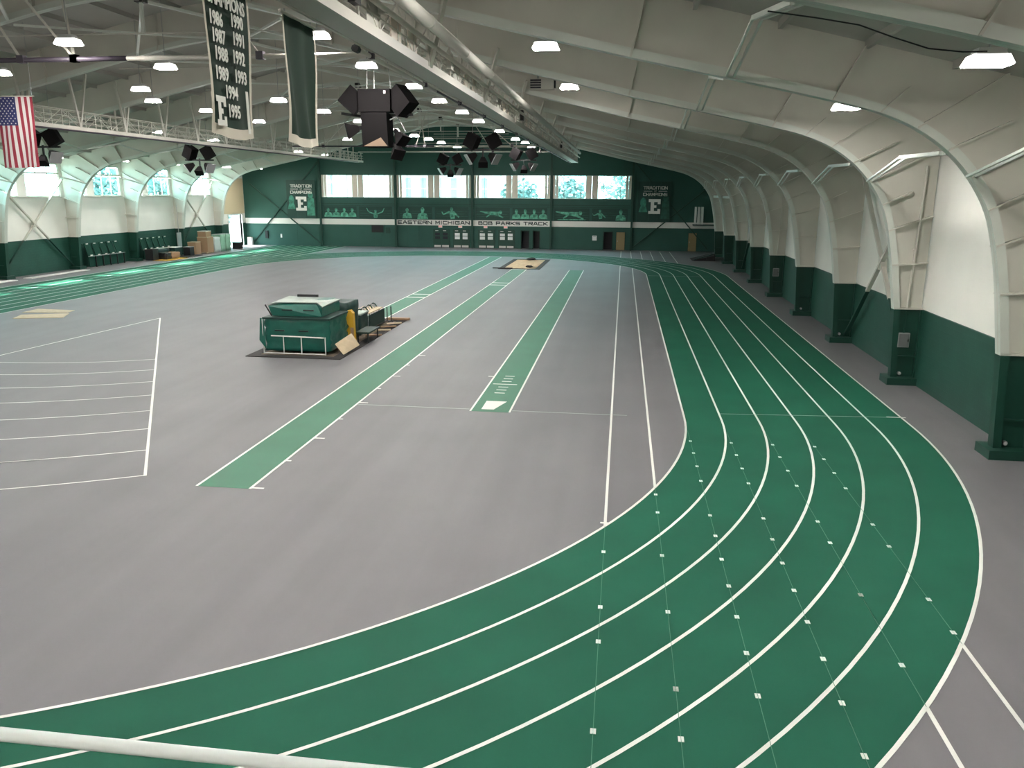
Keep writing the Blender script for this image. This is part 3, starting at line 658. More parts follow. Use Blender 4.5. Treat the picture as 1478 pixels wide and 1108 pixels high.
# ------------------------------------------------------------------ speaker clusters
def cluster_big(loc):
    t = thing('speaker_cluster', 'large black speaker cluster hanging nearest the lattice catwalk', 'speaker cluster', loc)
    part('top_cabinet', MB().obox((0, 0, .62), (1.30, .8, .86)), 'speaker_black', t)
    a = part('angled_cabinet', MB().obox((-1.02, .05, .66), (.82, .7, .80), (0, .72, .25)), 'speaker_black', t)
    b = part('angled_cabinet', MB().obox((1.02, .0, .62), (.80, .7, .95), (0, -.72, -.35)), 'speaker_black', t)
    part('support_bar', MB().bar((-1.55, .2, .18), (-.4, .2, .02), .10), 'black', t); part('support_bar', MB().bar((.5, .2, .10), (1.42, .2, .12), .10), 'black', t)
    lo = part('lower_cabinet', MB().prism([(-.55, -.45, .15), (.5, -.45, .15), (.55, -.45, -1.15), (-.5, -.45, -1.15)], (0, .9, 0)), 'speaker_black', t)
    part('cabinet_face', MB().prism([(-.46, -.47, -1.13), (.52, -.47, -1.13), (.27, -.52, -.80)], (0, .03, 0)), 'speaker_brown', lo)
    part('badge', MB().box(.44, .52, -.82, -.80, .80, .92) if False else MB().box(.40, .48, -.42, -.40, .86, .98), 'paper', t)
    for c, ax, r in (((-.75, -.1, -.42), (-1, -.4, -.25), .1), ((.85, -.1, -.62), (.7, -.5, -.75), .2), ((.78, -.2, -1.15), (.35, -.6, -.6), .2)):
        h = part('horn', MB().frustum(c, .22, .62 if c[0] < 0 else .5, .5, ax, r), 'speaker_black', t)
        part('horn_throat', MB().frustum(c, .16, .12, .22, [-v for v in ax]), 'black', h)
    part('yoke', MB().tube([(.55, -.1, -.1), (.85, -.1, .02), (1.2, -.15, -.55)], .03, 6), 'grey_metal', t)
    for x, y in ((-.5, .3), (.5, .3), (0, -.3)): part('chain', MB().tube([(x, y, 1.0), (x*.6, y*.5, deck_z(loc[0]+x-XC)-loc[2]-.2)], .02, 5), 'grey_metal', t)
    return t
cluster_big((-9.95, 33.0, 9.35))
def cluster_small(loc, label, s=1.0):
    t = thing('speaker_cluster', label, 'speaker cluster', loc)
    part('support_bar', MB().bar((-1.0*s, 0, 0), (1.0*s, 0, 0), .10*s), 'black', t)
    for k in (-1, 1):
        part('angled_cabinet', MB().obox((k*.62*s, 0, .48*s), (.70*s, .6*s, .80*s), (0, -k*.5, k*.3)), 'speaker_black', t)
        h = part('horn', MB().frustum((k*.40*s, 0, -.25*s), .2*s, .62*s, .55*s, (k*.8, -.35, -.55)), 'speaker_black', t)
        part('horn_rim', MB().frustum((k*.40*s+k*.42*s, -.19*s, -.54*s), .64*s, .66*s, .05*s, (k*.8, -.35, -.55)), 'grey_metal', h)
    part('horn', MB().frustum((0, 0, -.45*s), .2*s, .55*s, .5*s, (.1, -.5, -.8)), 'speaker_black', t)
    part('stem', MB().bar((0, 0, -.5*s), (0, 0, .1*s), .08*s), 'black', t)
    for x in (-.6*s, .6*s): part('chain', MB().tube([(x, 0, .7*s), (x, 0, deck_z(loc[0]+x-XC)-loc[2]-.2)], .018, 5), 'grey_metal', t)
for q, Y, lab, s in (((697, 216), 60, 'black speaker cluster hanging second along from the large cluster', 1.25), ((756, 231), 75, 'dark speaker cluster hanging before the gable by the catwalk end', 1.15),
                     ((650, 238), 84, 'small speaker cluster silhouetted before the middle gable windows', 1.2), ((288, 231), 58, 'black speaker cluster hanging before the windowed side wall', 1.1),
                     ((62, 212), 41, 'black speaker cluster hanging right behind the national flag', 1.0)):
    p = PY(q[0], q[1], Y); cluster_small((p.x, p.y, p.z), lab, s)
# unit heaters on the roof frames near the duct
for q, Y, lab in (((775, 122), 37.2, 'louvred air outlet fixed on a roof frame past the duct'), ((815, 163), 53.6, 'louvred air outlet on the roof frame deeper in the hall')):
    p = PY(q[0], q[1], Y); t = thing('air_outlet', lab, 'vent', (p.x, p.y, p.z))
    part('box', MB().box(-.3, .75, -.2, .2, -.22, .22), 'duct', t)
    for k in range(4): part('louvre', MB().box(-.27, .2, -.23, -.2, -.18+.1*k, -.11+.1*k), 'door_dark', t)
    part('bracket', MB().box(.0, .08, 0, .1, .22, deck_z(p.x-XC)-p.z), 'grey_metal', t); part('end_clip', MB().box(.75, .82, -.1, .1, -.15, .15), 'black', t)

# ------------------------------------------------------------------ flag and banners
fy = 34.0
def fxz(px, py): p = PY(px, py, fy); return p
tl, tr_, bl = PY(-7, 140, fy), PY(46, 140, fy), PY(2, 242, fy)
FWd, FHt = tr_.x-tl.x, tl.z-bl.z
fg = thing('national_flag', 'red, white and blue flag hung with vertical stripes', 'flag', (tl.x, fy, tl.z))
def wav(u, v): return .05*math.sin(u*9+v*3)*(.3+v)
def cloth(u0, u1, v0, v1, off=0, nu=3, nv=14, m=None):
    mb = MB(); nu_ = nu
    P = [(FWd*(u0+(u1-u0)*i/nu_), wav(u0+(u1-u0)*i/nu_, v0+(v1-v0)*j/nv)-off, -FHt*(v0+(v1-v0)*j/nv)) for j in range(nv+1) for i in range(nu_+1)]
    return mb.add(P, [(j*(nu_+1)+i, (j+1)*(nu_+1)+i, (j+1)*(nu_+1)+i+1, j*(nu_+1)+i+1) for j in range(nv) for i in range(nu_)])
for k in range(13): part('stripe', cloth(k/13, (k+1)/13, .4 if k < 7 else 0, 1), 'flag_red' if k % 2 == 0 else 'flag_white', fg)
ct = part('canton', cloth(0, 7/13, 0, .4, 0, 8, 10), 'flag_blue', fg)
sm = MB()
for r in range(11):
    for c in range(9):
        if (r+c) % 2 == 0:
            u, v = (c+.7)/9.6*7/13, (r+.6)/11.4*.4; cx, cz, cy = FWd*u, -FHt*v, wav(u, v)-.02
            pts = [(cx+(.042 if k % 2 == 0 else .018)*math.sin(math.pi*k/5), cy, cz+(.042 if k % 2 == 0 else .018)*math.cos(math.pi*k/5)) for k in range(10)]
            sm.add(pts, [tuple(range(10))])
so = part('star_field', sm, 'flag_white', ct); so['kind'] = 'stuff'
part('rod', MB().tube([(-.1, 0, .02), (FWd+.1, 0, .02)], .025, 6), 'pipe_cream', fg)
for x in (0, FWd): part('rope', MB().tube([(x, 0, .02), (x, 0, deck_z(tl.x+x-XC)-tl.z)], .012, 5), 'grey_metal', fg)
BX = -5.75
def banner(label, y0, y1, z0, z1, amp, shift):
    t = thing('hanging_banner', label, 'banner', (BX, y0, z0)); W, H = y1-y0, z1-z0
    def bw(u, v): return amp*math.sin(u*13+v*1.5)*(1-v*.7)+.05*math.sin(u*4+v*4)*(1-v)
    def sag(u): return .06*math.sin(math.pi*u)
    def sheet(u0, u1, v0, v1, off, nu=28, nv=20):
        P = []
        for j in range(nv+1):
            for i in range(nu+1):
                u, v = u0+(u1-u0)*i/nu, v0+(v1-v0)*j/nv
                P.append((bw(u, v)+off, W*u+shift*(1-v), H*v-sag(u)*(1-v)))
        return MB().add(P, [(j*(nu+1)+i, j*(nu+1)+i+1, (j+1)*(nu+1)+i+1, (j+1)*(nu+1)+i) for j in range(nv) for i in range(nu)])
    part('cloth', sheet(0.04, .96, .05, 1, 0), 'banner_green', t, True)
    for u0, u1 in ((0, .04), (.96, 1)): part('side_trim', sheet(u0, u1, .02, 1, .004, 2), 'banner_trim', t, True)
    part('fringe', sheet(0, 1, -.02, .05, .004, 28, 2), 'banner_trim', t, True)
    part('rod', MB().tube([(0, -.05, H), (0, W+.05, H)], .03, 6), 'pipe_cream', t)
    for u in (.1, .9): part('hook', MB().tube([(0, W*u, H), (0, W*u, H+.07)], .015, 5), 'grey_metal', t)
    return t, bw
bz0, bz1 = 7.32, 9.38
t1, bw1 = banner('green championship banner with cream fringe, years and a block letter', 11.13, 12.52, bz0, bz1, .015, .0)
def bt(txt, px, py, size, bold=.012, parent=t1):
    p = PX(px, py, BX+.08); u = (p.y-11.13)/1.39
    lettering(txt, size, 'text_white', parent, (max(.075, bw1(u, .5)+.05), p.y-11.13, p.z-bz0), FACE_RIGHT, bold=bold*.5, sx=.78)
bt('CHAMPIONS', 326, 4, .26)
for y, a, xa, b, xb in ((27, '1986', 312, '1990', 342), (53, '1987', 316, '1991', 345), (79, '1988', 320, '1992', 345), (107, '1989', 321, '1993', 348)):
    bt(a, xa, y, .25); bt(b, xb, y+6, .25)
bt('1994', 335, 135, .25); bt('1995', 339, 162, .25)
def slab_e(w, h, d):
    s = w/10.; k = h/12.
    P = [(0,0),(10,0),(10,4),(7.6,4),(7.6,2.4),(4.6,2.4),(4.6,5),(6.6,5),(6.6,7),(4.6,7),(4.6,9.6),(7.6,9.6),(7.6,8),(10,8),(10,12),(0,12),(0,9.6),(1.8,9.6),(1.8,2.4),(0,2.4)]
    return [(x*s-w/2, y*k-h/2) for x, y in P]
p = PX(320, 160, BX+.09)
part('block_letter', MB().prism([(.09, x+p.y-11.13, z+p.z-bz0) for x, z in slab_e(.27, .40, 0)], (.005, 0, 0)), 'text_white', t1)
p = PX(358.5, 163, BX+.09)
part('block_letter', MB().prism([(.09, x+p.y-11.13, z+p.z-bz0) for x, z in ((-.04,-.3),(.04,-.3),(.02,.3),(-.06,.3))], (.005, 0, 0)), 'text_white', t1)
banner('plain dark green banner with pale side trim and fringe', 13.79, 15.24, bz0+.03, bz1, .04, .02)

# ------------------------------------------------------------------ far wall: signs, murals, doors
sg = thing('wall_lettering', 'black wide capital letters on the white stripe of the far wall', 'sign', (0, FW-.045, 2.87))
for txt, a, b in (('EASTERN MICHIGAN', 575, 677.5), ('BOB PARKS TRACK', 691, 790)):
    x0, x1 = fx(a, 322), fx(b, 322); block_text(txt, x0, x1, -.19, .22, .095, 'lettering_black', sg, 0)
def ell(cx, cz, rx, rz, n=14, rot=0): return [(cx+rx*math.cos(t)*math.cos(rot)-rz*math.sin(t)*math.sin(rot), cz+rx*math.cos(t)*math.sin(rot)+rz*math.sin(t)*math.cos(rot)) for t in [2*math.pi*k/n for k in range(n)]]
def limb(x0, z0, x1, z1, w0, w1):
    d = Vector((x1-x0, z1-z0)).normalized(); nx, nz = -d.y, d.x
    return [(x0-nx*w0, z0-nz*w0), (x1-nx*w1, z1-nz*w1), (x1+nx*w1, z1+nz*w1), (x0+nx*w0, z0+nz*w0)]
def figure(name, shapes, parent, m, y):
    mb = MB()
    for i, P in enumerate(shapes): mb.prism([(x, y-.002*i, z) for x, z in P], (0, .02, 0))
    return part(name, mb, m, parent)
def bust(cx, s): return [ell(cx, .30*s, .17*s, .23*s), [(cx-.52*s, -.55*s), (cx+.52*s, -.55*s), (cx+.47*s, -.2*s), (cx+.36*s, -.04*s), (cx+.12*s, .03*s), (cx+.1*s, .16*s), (cx-.1*s, .16*s), (cx-.12*s, .03*s), (cx-.36*s, -.04*s), (cx-.47*s, -.2*s)]]
def runner(cx, s): return [ell(cx, .38*s, .14*s, .17*s), limb(cx, .2*s, cx+.1*s, -.5*s, .26*s, .2*s), limb(cx-.2*s, .15*s, cx-.8*s, -.1*s, .09*s, .05*s), limb(cx+.2*s, .1*s, cx+.7*s, -.35*s, .1*s, .06*s), limb(cx-.8*s, -.1*s, cx-.95*s, .15*s, .05*s, .04*s)]
def flyer(cx, s): return [ell(cx+.75*s, .12*s, .14*s, .16*s), limb(cx+.6*s, 0, cx-.7*s, .12*s, .2*s, .08*s), limb(cx-.6*s, .1*s, cx-1.2*s, .22*s, .09*s, .03*s), limb(cx+.4*s, -.05*s, cx+1.0*s, -.35*s, .09*s, .05*s), limb(cx-.1*s, .05*s, cx-.6*s, -.3*s, .09*s, .04*s)]
def vee(cx, s): return [ell(cx, .1*s, .12*s, .15*s), limb(cx, 0, cx, -.55*s, .22*s, .2*s), limb(cx-.15*s, -.15*s, cx-.8*s, .1*s, .07*s, .05*s), limb(cx-.8*s, .1*s, cx-1.0*s, .5*s, .05*s, .03*s), limb(cx+.15*s, -.15*s, cx+.8*s, .1*s, .07*s, .05*s), limb(cx+.8*s, .1*s, cx+1.0*s, .5*s, .05*s, .03*s)]
def team(cx, s): return [bust(cx+(k-1.5)*.84*s, .8*s) for k in range(4)]
kinds = [(('bust team', lambda: team(0, 1.05)), 'several athletes side by side'), (('vee', lambda: [vee(0, .95)]), 'an athlete holding both arms up'),
         (('busts', lambda: [bust(-.9, .98), bust(.75, 1.12)]), 'two athletes shown from the chest up'), (('runner', lambda: [runner(0, 1.1)]), 'an athlete lunging with one arm out'),
         (('flyer', lambda: [flyer(0, 1.1)]), 'an athlete stretched out low in flight'), (('team', lambda: team(0, 1.1)), 'four helmeted players in a row'),
         (('rower', lambda: [flyer(-.1, 1.3), [ell(0, -.5, 1.5, .06)]]), 'a swimmer reaching forward flat in water'), (('mixed', lambda: [bust(1.1, 1.0), runner(-1.0, .8)]), 'one athlete before another')]
for i in range(4):
    a, b = bays[i]
    for j in range(2):
        x0 = a+.2+j*(b-a-.2)/2; x1 = x0+(b-a-.4)/2-.2; (kn, fn), desc = kinds[i*2+j]
        t = thing('wall_mural', 'dark green mural strip under the gable windows showing '+desc, 'mural', ((x0+x1)/2, FW-.02, 3.95))
        w = (x1-x0)/2
        part('panel', MB().box(-w, w, -.02, 0, -.70, .70), 'mural_dark', t)
        for grp in fn():
            fg_ = figure('figure', [[(x*1.12, z*1.12) for x, z in P] for P in grp], t, 'mural_light', -.05)
            hx = sum(x for x, z in grp[0])/len(grp[0])*1.12; hz = sum(z for x, z in grp[0])/len(grp[0])*1.12
            if len(grp[0]) > 10 and len(grp) > 1:
                part('hair', MB().prism([(hx+x, -.085, hz+z) for x, z in ell(0, .14, .15, .09)], (0, .02, 0)), 'mural_mid', fg_)
                gx = sum(x for x, z in grp[1])/len(grp[1])*1.12; gz = sum(z for x, z in grp[1])/len(grp[1])*1.12
                part('jersey', MB().prism([(gx+x, -.085, gz+z) for x, z in ((-.16, -.22), (.16, -.22), (.12, .12), (0, .02), (-.12, .12))], (0, .02, 0)), 'mural_mid', fg_)
        for k, z in enumerate((-.35, -.1, .2)): part('streak', MB().box(-w*.95, w*.95, -.026, -.018, z, z+.05+.03*(k % 2)), 'mural_dim', t)
for x0, x1, lab, ls in ((-39.85, -36.25, 'tall dark green banner panel with block letter, gable bay by the open door', -1), (1.5, 5.25, 'tall dark green banner panel with block letter, gable bay by the dark ramp', 1)):
    t = thing('wall_banner', lab, 'banner', ((x0+x1)/2, FW-.05, 5.45)); w = (x1-x0)/2; tw = 2*w/3
    for k in range(3): part('board', MB().box(-w+k*tw+.02, -w+(k+1)*tw-.02, -.20, -.15, -2.2, 2.2), 'mural_dark', t)
    part('fixing', MB().box(-w, w, -.15, -.02, -.1, .1), 'far_green_dark', t)
    figure('portrait', [ell(-w*.66, -.1, .34, .56), limb(-w*.66, -.5, -w*.66, -1.15, .3, .5)], t, 'mural_mid', -.23)
    figure('portrait', [ell(w*.66, .45, .30, .42), limb(w*.66, .1, w*.66, -1.9, .38, .5)], t, 'mural_mid' if ls < 0 else 'mural_dim', -.225)
    rs = Matrix.Rotation(0, 4, 'X')
    block_text('TRADITION', -1.25, 1.35, 1.34, 1.70, .075, 'text_white', t, -.24)
    part('rule', MB().box(-1.25, -.3, -.245, -.235, 1.12, 1.19), 'text_white', t); part('rule', MB().box(.4, 1.35, -.245, -.235, 1.12, 1.19), 'text_white', t)
    lettering('OF', .24, 'text_white', t, (.05, -.24, 1.16), FACE_CAM)
    block_text('CHAMPIONS', -1.25, 1.35, .62, .98, .075, 'text_white', t, -.24)
    part('block_letter', MB().prism([(x+.02, -.26, z-.52) for x, z in slab_e(1.32, 1.62, 0)], (0, .02, 0)), 'stripe_white', t)
dn_ = 0
def door_pair(a, b, lit, n):
    x0, x1 = fx(a), fx(b); o = struct('door_%d' % n, MB().box(x0-.08, x1+.08, FW-.06, FW+.01, 0, 2.12), 'far_green_dark')
    xm = (x0+x1)/2
    for l, r in ((x0, xm-.02), (xm+.02, x1)):
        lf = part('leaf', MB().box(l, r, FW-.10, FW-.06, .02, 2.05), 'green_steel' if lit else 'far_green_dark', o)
        part('kick_plate', MB().box(l+.05, r-.05, FW-.115, FW-.10, .06, .30), 'kick_plate', lf)
        part('window_pane', MB().box(l+.15, r-.15, FW-.115, FW-.10, 1.0, 1.72), 'paper' if lit else 'door_dark', lf)  # white pane colour stands for light behind the glass, near-black for none
        part('pane_bar', MB().box(l+.15, r-.15, FW-.125, FW-.115, 1.33, 1.40), 'far_green', lf)
        part('closer', MB().box(l+.2, l+.55, FW-.16, FW-.10, 1.93, 2.0), 'kick_plate', lf)
for a, b, lit in ((626.5, 648.5, 0), (655, 677, 1), (691, 713.5, 1), (720, 742, 1)):
    dn_ += 1; door_pair(a, b, lit, dn_)
for a, b in ((889.5, 901.6), (993.5, 1005)):
    dn_ += 1; x0, x1 = fx(a), fx(b); o = struct('door_%d' % dn_, MB().box(x0-.06, x1+.06, FW-.05, FW+.01, 0, 2.08), 'far_green_dark')
    lf = part('leaf', MB().box(x0, x1, FW-.09, FW-.05, .02, 2.02), 'tan_door', o); part('handle', MB().box(x0+.1, x0+.16, FW-.14, FW-.09, .95, 1.1), 'grey_metal', lf)
for a, b in ((575, 605), (398, 463), (532, 552)):
    dn_ += 1; x0, x1 = fx(a), fx(b); h = 2.45; o = struct('door_%d' % dn_, MB().box(x0, x1, FW-.04, FW+.01, 0, h), 'far_green')
    part('leaf', MB().box(x0+.06, (x0+x1)/2-.02, FW-.06, FW-.04, .03, h-.06), 'far_green', o); part('leaf', MB().box((x0+x1)/2+.02, x1-.06, FW-.06, FW-.04, .03, h-.06), 'far_green', o)
for a, b in dark_ways:
    dn_ += 1; o = struct('door_%d' % dn_, MB().box(a-.10, a, FW-.05, FW+.2, 0, 2.1).box(b, b+.10, FW-.05, FW+.2, 0, 2.1).box(a-.1, b+.1, FW-.05, FW+.2, 2.03, 2.12), 'far_green_dark')
for px in (635.8, 664.5, 701, 730):
    x = fx(px, 327); t = thing('exit_sign', 'small red and white exit sign above a pair of gable doors', 'sign', (x, FW-.10, 2.45), 'exit signs over the gable doors')
    part('plate', MB().box(-.22, .22, -.03, .08, -.14, .14), 'paper', t); lettering('EXIT', .2, 'exit_red', t, (0, -.036, 0), FACE_CAM, bold=.006)
for px, py, w, h, nm, lab, m in ((858, 343.5, .5, .55, 'notice', 'white notice sheet on the green far wall by the dark doorway', 'paper'), (545, 330, 1.5, .9, 'wall_cabinet', 'dark cabinet with round dial on the green far wall', 'far_green_dark'),
                                 (560, 332, .5, .7, 'wall_box', 'small green switch box on the far wall beside the dark cabinet', 'far_green_dark'), (385, 338, .35, .9, 'wall_box', 'narrow black box on the far wall near the open side door', 'black'),
                                 (406, 340, .2, .45, 'notice', 'tiny white notice on the pale green gable doors', 'paper')):
    p = PY(px, py, FW-.1); t = thing(nm, lab, 'wall box' if 'notice' not in nm else 'notice', (p.x, FW-.02, p.z))
    part('body', MB().box(-w/2, w/2, -.12 if m != 'paper' else -.09, 0, -h/2, h/2), m, t)
    if m != 'paper': part('front', MB().box(-w/2+.06, w/2-.06, -.14, -.12, -h/2+.06, h/2-.06), 'black' if nm == 'wall_cabinet' else m, t)
    else: part('heading', MB().box(-w/2+.08, w/2-.08, -.10, -.09, h/4, h/4+.05), 'grey_metal', t)
# ramp and leaning white panels by the far right corner
rp = thing('ramp', 'dark portable ramp with rail beside the last columns', 'ramp', (6.8, 81.3, 0))
part('deck', MB().prism([(0, 0, 0), (2.2, 0, 0), (2.2, 0, .55)], (0, 3.0, 0)), 'rubber_black', rp)
part('rail', MB().bar((.2, -.06, .1), (2.2, -.06, .72), .07), 'tarp_dark', rp)
for k in range(3): part('rail_post', MB().bar((.7+.7*k, -.06, 0), (.7+.7*k, -.06, .3+.2*k), .05), 'black', rp)
for k in range(3):
    p = PY(1019+3.5*k, 322, FW-.8); tag(part('rolled_panel', MB().obox((0, 0, .95), (.24, .24, 1.9), (0, 0, .2*k), .9), 'white_paint', None, loc=(7.95+.36*k, FW-.45, 3.03)), 'upright white rolled panel on the stripe ledge in the gable corner', 'panel', 'white panels in the gable corner')
lg = part('corner_ledge', MB().box(7.7, XR-.1, FW-.9, FW-.03, 2.9, 3.02), 'far_green_dark', wall_f)

# ------------------------------------------------------------------ braces, boxes and pipes on the right wall
def xbrace(side, i, lab):
    x = XC+side*(HALF-.25); t = thing('cross_brace', lab, 'brace', (x, RIB[i], 0))
    for k, (za, zb) in enumerate(((.35, 7.3), (7.3, .35))):
        o = -side*.07*k
        zc = GREEN_H; y0, y1 = .2, 7.95; f = (zc-za)/(zb-za); ym = y0+(y1-y0)*f
        lo, hi = (((y0, za), (ym, zc)), ((ym, zc), (y1, zb))) if za < zb else (((ym, zc), (y1, zb)), ((y0, za), (ym, zc)))
        part('brace_foot', MB().bar((o, lo[0][0], lo[0][1]), (o, lo[1][0], lo[1][1]), .16, .10), 'green_steel', t)
        part('brace_arm', MB().bar((o, hi[0][0], hi[0][1]), (o, hi[1][0], hi[1][1]), .16, .10), 'frame_cream', t)
    part('centre_plate', MB().box(-.12, .12, 3.9, 4.25, 3.6, 4.05), 'frame_cream', t)
xbrace(1, 3, 'X shaped steel brace on the side wall nearest the junction box columns')
xbrace(1, 7, 'X shaped steel brace deeper along the windowless side wall')
xbrace(-1, 6, 'X shaped steel brace on the windowed side wall beside the white floor strips')
xbrace(-1, 9, 'X shaped steel brace on the windowed wall behind the cardboard boxes')
for i, lab in ((3, 'grey junction box on the column next to the bend of the track'), (6, 'grey junction box with white dial on a column deeper in the hall')):
    t = thing('junction_box', lab, 'electric box', (XR-.55, RIB[i]-.02, 1.55)); part('box', MB().box(-.19, .19, -.14, 0, -.25, .25), 'grey_metal', t)
    part('door', MB().box(-.16, .16, -.16, -.14, -.22, .22), 'box_grey', t); part('conduit', MB().tube([(0, -.07, .25), (.0, -.07, 1.0)], .02, 6), 'green_steel', t); part('latch', MB().box(.12, .15, -.18, -.16, -.04, .04), 'black', t)
for i, z1 in ((3, 7.4), (6, 7.0)):
    t = thing('conduit', 'pale conduit pipe running down a column web past its junction box', 'pipe', (XR-.55, RIB[i]-.10, GREEN_H), 'conduits on the columns')
    part('pipe', MB().tube([(0, 0, 0), (.12, 0, z1-GREEN_H)], .045, 8), 'frame_cream', t); part('clamp', MB().box(-.02, .12, -.05, .08, 2.0, 2.06), 'frame_cream', t)
for i in (2, 3, 4, 5):
    t = thing('socket_knob', 'small round socket just above a column plinth', 'socket', (XR-.55, RIB[i]-.02, .36), 'sockets above the column plinths')
    part('body', MB().tube([(0, -.10, 0), (0, 0, 0)], .06, 8), 'grey_metal', t); part('face', MB().tube([(0, -.11, 0), (0, -.10, 0)], .045, 8), 'lamp_housing', t)

t = thing('cross_beam', 'short pale beam bolted across the last column webs', 'beam', (9.0, RIB[8], 6.0))
part('beam', MB().box(0, .12, .2, RIB[10]-RIB[8]-.2, 0, .2), 'flange_pale', t)
for y in (.2, RIB[10]-RIB[8]-.3): part('bracket', MB().box(-.05, .25, y, y+.1, -.1, .3), 'frame_cream', t)
# ------------------------------------------------------------------ left wall: racks, stored goods
def seat_rack(y, label, ncol):
    t = thing('wall_rack', label, 'rack', (XL+.45, y, 0))
    part('rail', MB().bar((.42, -.2, .95), (.42, ncol*1.0, .95), .05), 'grey_metal', t); part('rail', MB().bar((-.1, -.2, 1.95), (-.1, ncol*1.0, 1.95), .05), 'green_steel', t)
    for k in range(ncol):
        yk = k*1.0
        p = part('tilted_board', MB().prism([(.30, yk, .9), (.30, yk+.78, .9), (-.05, yk+.78, 2.0), (-.05, yk, 2.0)], (.04, 0, .01)), 'green_matte', t)
        part('tag', MB().box(.33, .37, yk+.22, yk+.5, .98, 1.06), 'stripe_white', p); part('tag', MB().box(-.01, .03, yk+.22, yk+.5, 1.92, 2.0), 'stripe_white', p)
        part('upright', MB().bar((.34, yk+.9, 0), (.34, yk+.9, .95), .08), 'black', t)
        part('lower_board', MB().prism([(.30, yk, .05), (.30, yk+.78, .05), (.30, yk+.78, .88), (.30, yk, .88)], (.03, 0, 0)), 'green_matte', t)
    return t
seat_rack(RIB[7]+1.2, 'green rack of tilted boards with pale tags in an empty wall bay', 5)
seat_rack(RIB[8]+1.0, 'green rack of tilted boards behind the piled dark gear', 5)
def lbox(name, label, cat, x, y, z, w, l, h, m, lid=None, rotz=0.0, soft=False, group=None):
    t = thing(name, label, cat, (x, y, z), group, (0, 0, rotz))
    if soft: part('body', soft_block(-w/2, w/2, -l/2, l/2, 0, h, .06, 5, int(y*10)), m, t, True)
    else: part('body', MB().box(-w/2, w/2, -l/2, l/2, 0, h), m, t)
    if lid: part('lid', MB().box(-w/2-.02, w/2+.02, -l/2-.02, l/2+.02, h, h+.05), lid, t)
    return t
tag(part('yellow_mat', MB().box(-.8, .8, 0, 3.4, 0, .04), 'yellow', None, loc=(-42.7, RIB[8]+.6, .001)), 'flat yellow mat on the floor before the piled gear', 'mat')
tag(part('black_mat', MB().box(-.8, .8, 0, 3.0, 0, .06), 'rubber_black', None, loc=(-42.9, RIB[8]+4.3, .001)), 'flat black mat on the floor beside the yellow mat', 'mat')
lbox('gear_barrel', 'dark squat tub by the plinth next to the piled gear', 'tub', -43.6, RIB[8]+.75, .05, .8, .9, .95, 'black', 'rubber_black')
lbox('gear_bag', 'black lumpy bag lying on the yellow mat', 'bag', -43.1, RIB[8]+2.0, .05, .9, .9, .6, 'black', soft=True)
lbox('gear_bag', 'olive brown lumpy bag in the piled gear', 'bag', -43.1, RIB[8]+3.4, .05, .8, 1.3, .55, 'cardboard', soft=True)
lbox('gear_bag', 'green padded bundle heaped behind the lumpy bags', 'bag', -44.0, RIB[8]+3.0, .0, .5, 2.2, .95, 'tarp_dark', 'tarp_light', soft=True)
lbox('folded_table', 'folded table with pale top above the piled gear', 'table', -43.9, RIB[8]+5.1, .07, 1.0, 1.3, .85, 'tarp_dark', 'white_paint')
lbox('gear_box', 'dark box with white label next to the folded table', 'box', -43.1, RIB[8]+6.5, .07, .7, .8, .8, 'black', 'grey_metal')
st_ = thing('stand', 'tall narrow dark stand with pole before the green rack', 'stand', (-43.9, RIB[8]+6.3, .0)); part('base', MB().box(-.3, .3, -.3, .3, .85, .9), 'black', st_); part('board', MB().box(-.05, .05, -.35, .35, .86, 2.3), 'grey_metal', st_); part('pole', MB().tube([(0, 0, 0), (0, 0, 5.0)], .03, 6), 'grey_metal', st_)
lbox('cardboard_box', 'low cardboard box beside the tall box stack', 'box', -43.8, RIB[9]+.7, 0, .9, 1.0, 1.2, 'cardboard', 'wood')
pal = thing('box_stack_pallet', 'wooden pallet under the tall cardboard box', 'pallet', (-43.4, RIB[9]+2.3, 0))
for k in range(4): part('plank', MB().box(-.6, .6, -.75+.4*k, -.5+.4*k, .08, .13), 'wood', pal)
for x in (-.5, .4): part('runner', MB().box(x, x+.1, -.75, .7, 0, .08), 'wood', pal)
lbox('cardboard_box', 'tall cardboard box standing on the wooden pallet', 'box', -43.4, RIB[9]+2.3, .13, 1.1, 1.3, 1.5, 'cardboard', 'wood')
lbox('cardboard_box', 'brown box with dark stripe on top of the tall box', 'box', -43.4, RIB[9]+2.2, 1.69, .9, 1.1, .55, 'cardboard', 'white_paint')
lbox('wrapped_bundle', 'clear wrapped bundle between the boxes and green bundles', 'bundle', -43.4, RIB[9]+3.9, 0, 1.0, 1.2, 1.55, 'plastic_clear', soft=True)
lbox('wrapped_bundle', 'green wrapped bundle next to the clear one', 'bundle', -43.4, RIB[9]+5.2, 0, 1.0, 1.0, 1.75, 'plastic_green', 'plastic_clear', soft=True)
lbox('wrapped_bundle', 'green wrapped bundle at the end, by the column', 'bundle', -43.4, RIB[9]+6.4, 0, 1.0, 1.0, 1.75, 'plastic_green', 'plastic_clear', soft=True)
lbox('equipment_case', 'black case at the foot of the last column', 'case', -43.2, RIB[10]+.9, 0, .9, .7, .7, 'black', 'grey_metal')
lbox('small_carton', 'small pale carton beside the open side door', 'box', -44.6, 93.8, 0, .5, .4, .9, 'paper', 'cardboard')
# open side door frame
dn_ += 1
df = struct('door_%d' % dn_, MB().box(XL-.2, XL+.1, DOOR_L[0]-.12, DOOR_L[0], 0, 3.7).box(XL-.2, XL+.1, DOOR_L[1], DOOR_L[1]+.12, 0, 3.7).box(XL-.2, XL+.1, DOOR_L[0], DOOR_L[1], 3.6, 3.72), 'white_paint')

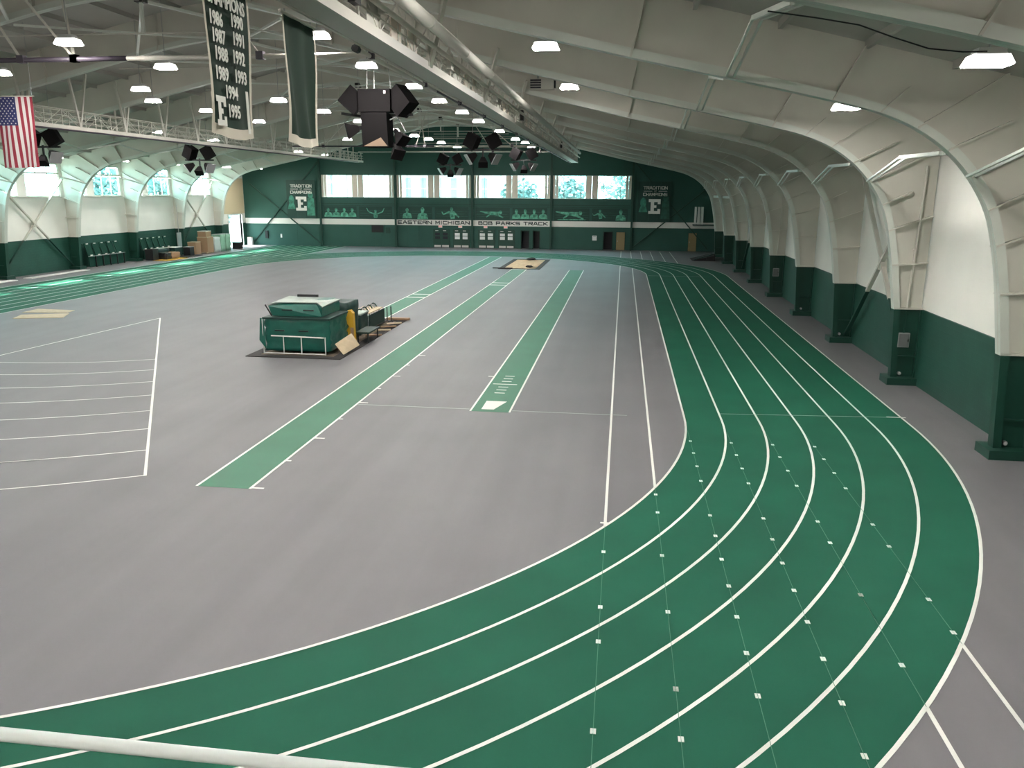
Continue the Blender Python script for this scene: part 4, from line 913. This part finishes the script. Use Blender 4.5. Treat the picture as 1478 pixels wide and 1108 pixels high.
# ------------------------------------------------------------------ balcony and rail by the camera
struct('balcony', MB().box(-10, 8, YN, 2.3, 3.3, 3.6), 'concrete')
rl = thing('guard_rail', 'white painted pipe rail in the foreground', 'railing', (0, 2.135, 3.6))
part('rail', MB().tube([(-6, 0, 1.10), (6, 0, 1.10)], .023, 12), 'rail_paint', rl, True)
part('lower_rail', MB().tube([(-6, 0, .55), (6, 0, .55)], .02, 8), 'white_paint', rl, True)
pm = MB().tube([(0, 0, 0), (0, 0, 1.09)], .02, 10).mesh('post', 'white_paint')
for k in range(-3, 5): link('post', pm, rl, (-1.14+1.6*k, 0, 0))

# ------------------------------------------------------------------ outside
struct('ground_outside', MB().box(-260, 260, -60, 400, -.6, -.31), 'ground_out')
def building(label, x0, x1, y, d, h, nwx, nwz):
    t = thing('building', label, 'building', (x0, y, -.3)); w = x1-x0
    part('walls', MB().box(0, w, 0, d, 0, h), 'facade', t); part('roof', MB().box(-.4, w+.4, -.4, d+.4, h, h+.5), 'facade', t)
    wm = MB().box(-.55, .55, -.05, .02, -.9, .9).mesh('window', 'facade_window')
    for i in range(nwx):
        for j in range(nwz): link('window', wm, t, ((i+.5)*w/nwx, 0, 2.2+j*(h-3)/nwz))
building('pale building with small windows seen through the gable windows', -66, -47, 132, 12, 15, 8, 5)
building('low pale building beyond the middle gable windows', -44, -24, 150, 12, 11, 7, 4)
def tree(label, x, y, top, r):
    t = thing('tree', label, 'tree', (x, y, -.3)); part('trunk', MB().tube([(0, 0, 0), (.2, 0, top*.5), (.1, .2, top*.75)], .25, 8), 'bark', t)
    m = MB()
    for k in range(420):
        a, b, q = random.uniform(0, 2*math.pi), random.uniform(-1, 1), r*random.random()**.4
        s = math.sqrt(1-b*b); c = Vector((q*s*math.cos(a), q*s*math.sin(a), top-r*.9+q*b*.9)); e = random.uniform(.25, .5)
        m.obox(c, (e*1.6, e*1.2, .04), (random.uniform(-1, 1), random.uniform(-1, 1), random.uniform(0, 6)))
    part('foliage', m, 'leaf', t)
for x, y, tp, r, lab in ((-15.4, 122, 8.8, 2.9, 'round leafy tree outside the third pair of gable windows'), (-8.6, 124, 9.2, 3.0, 'broad leafy tree beyond the last pair of gable windows'), (.2, 130, 10.9, 4.2, 'tall leafy tree outside the last gable window'),
                         (-66, 98.5, 9.6, 3.2, 'leafy tree outside the tall side windows'), (-66, 111, 10.0, 3.4, 'leafy tree outside the side windows farther along'), (-54, 103, 5.5, 2.4, 'leafy shrub tree seen through the open side door')):
    tree(lab, x, y, tp, r)
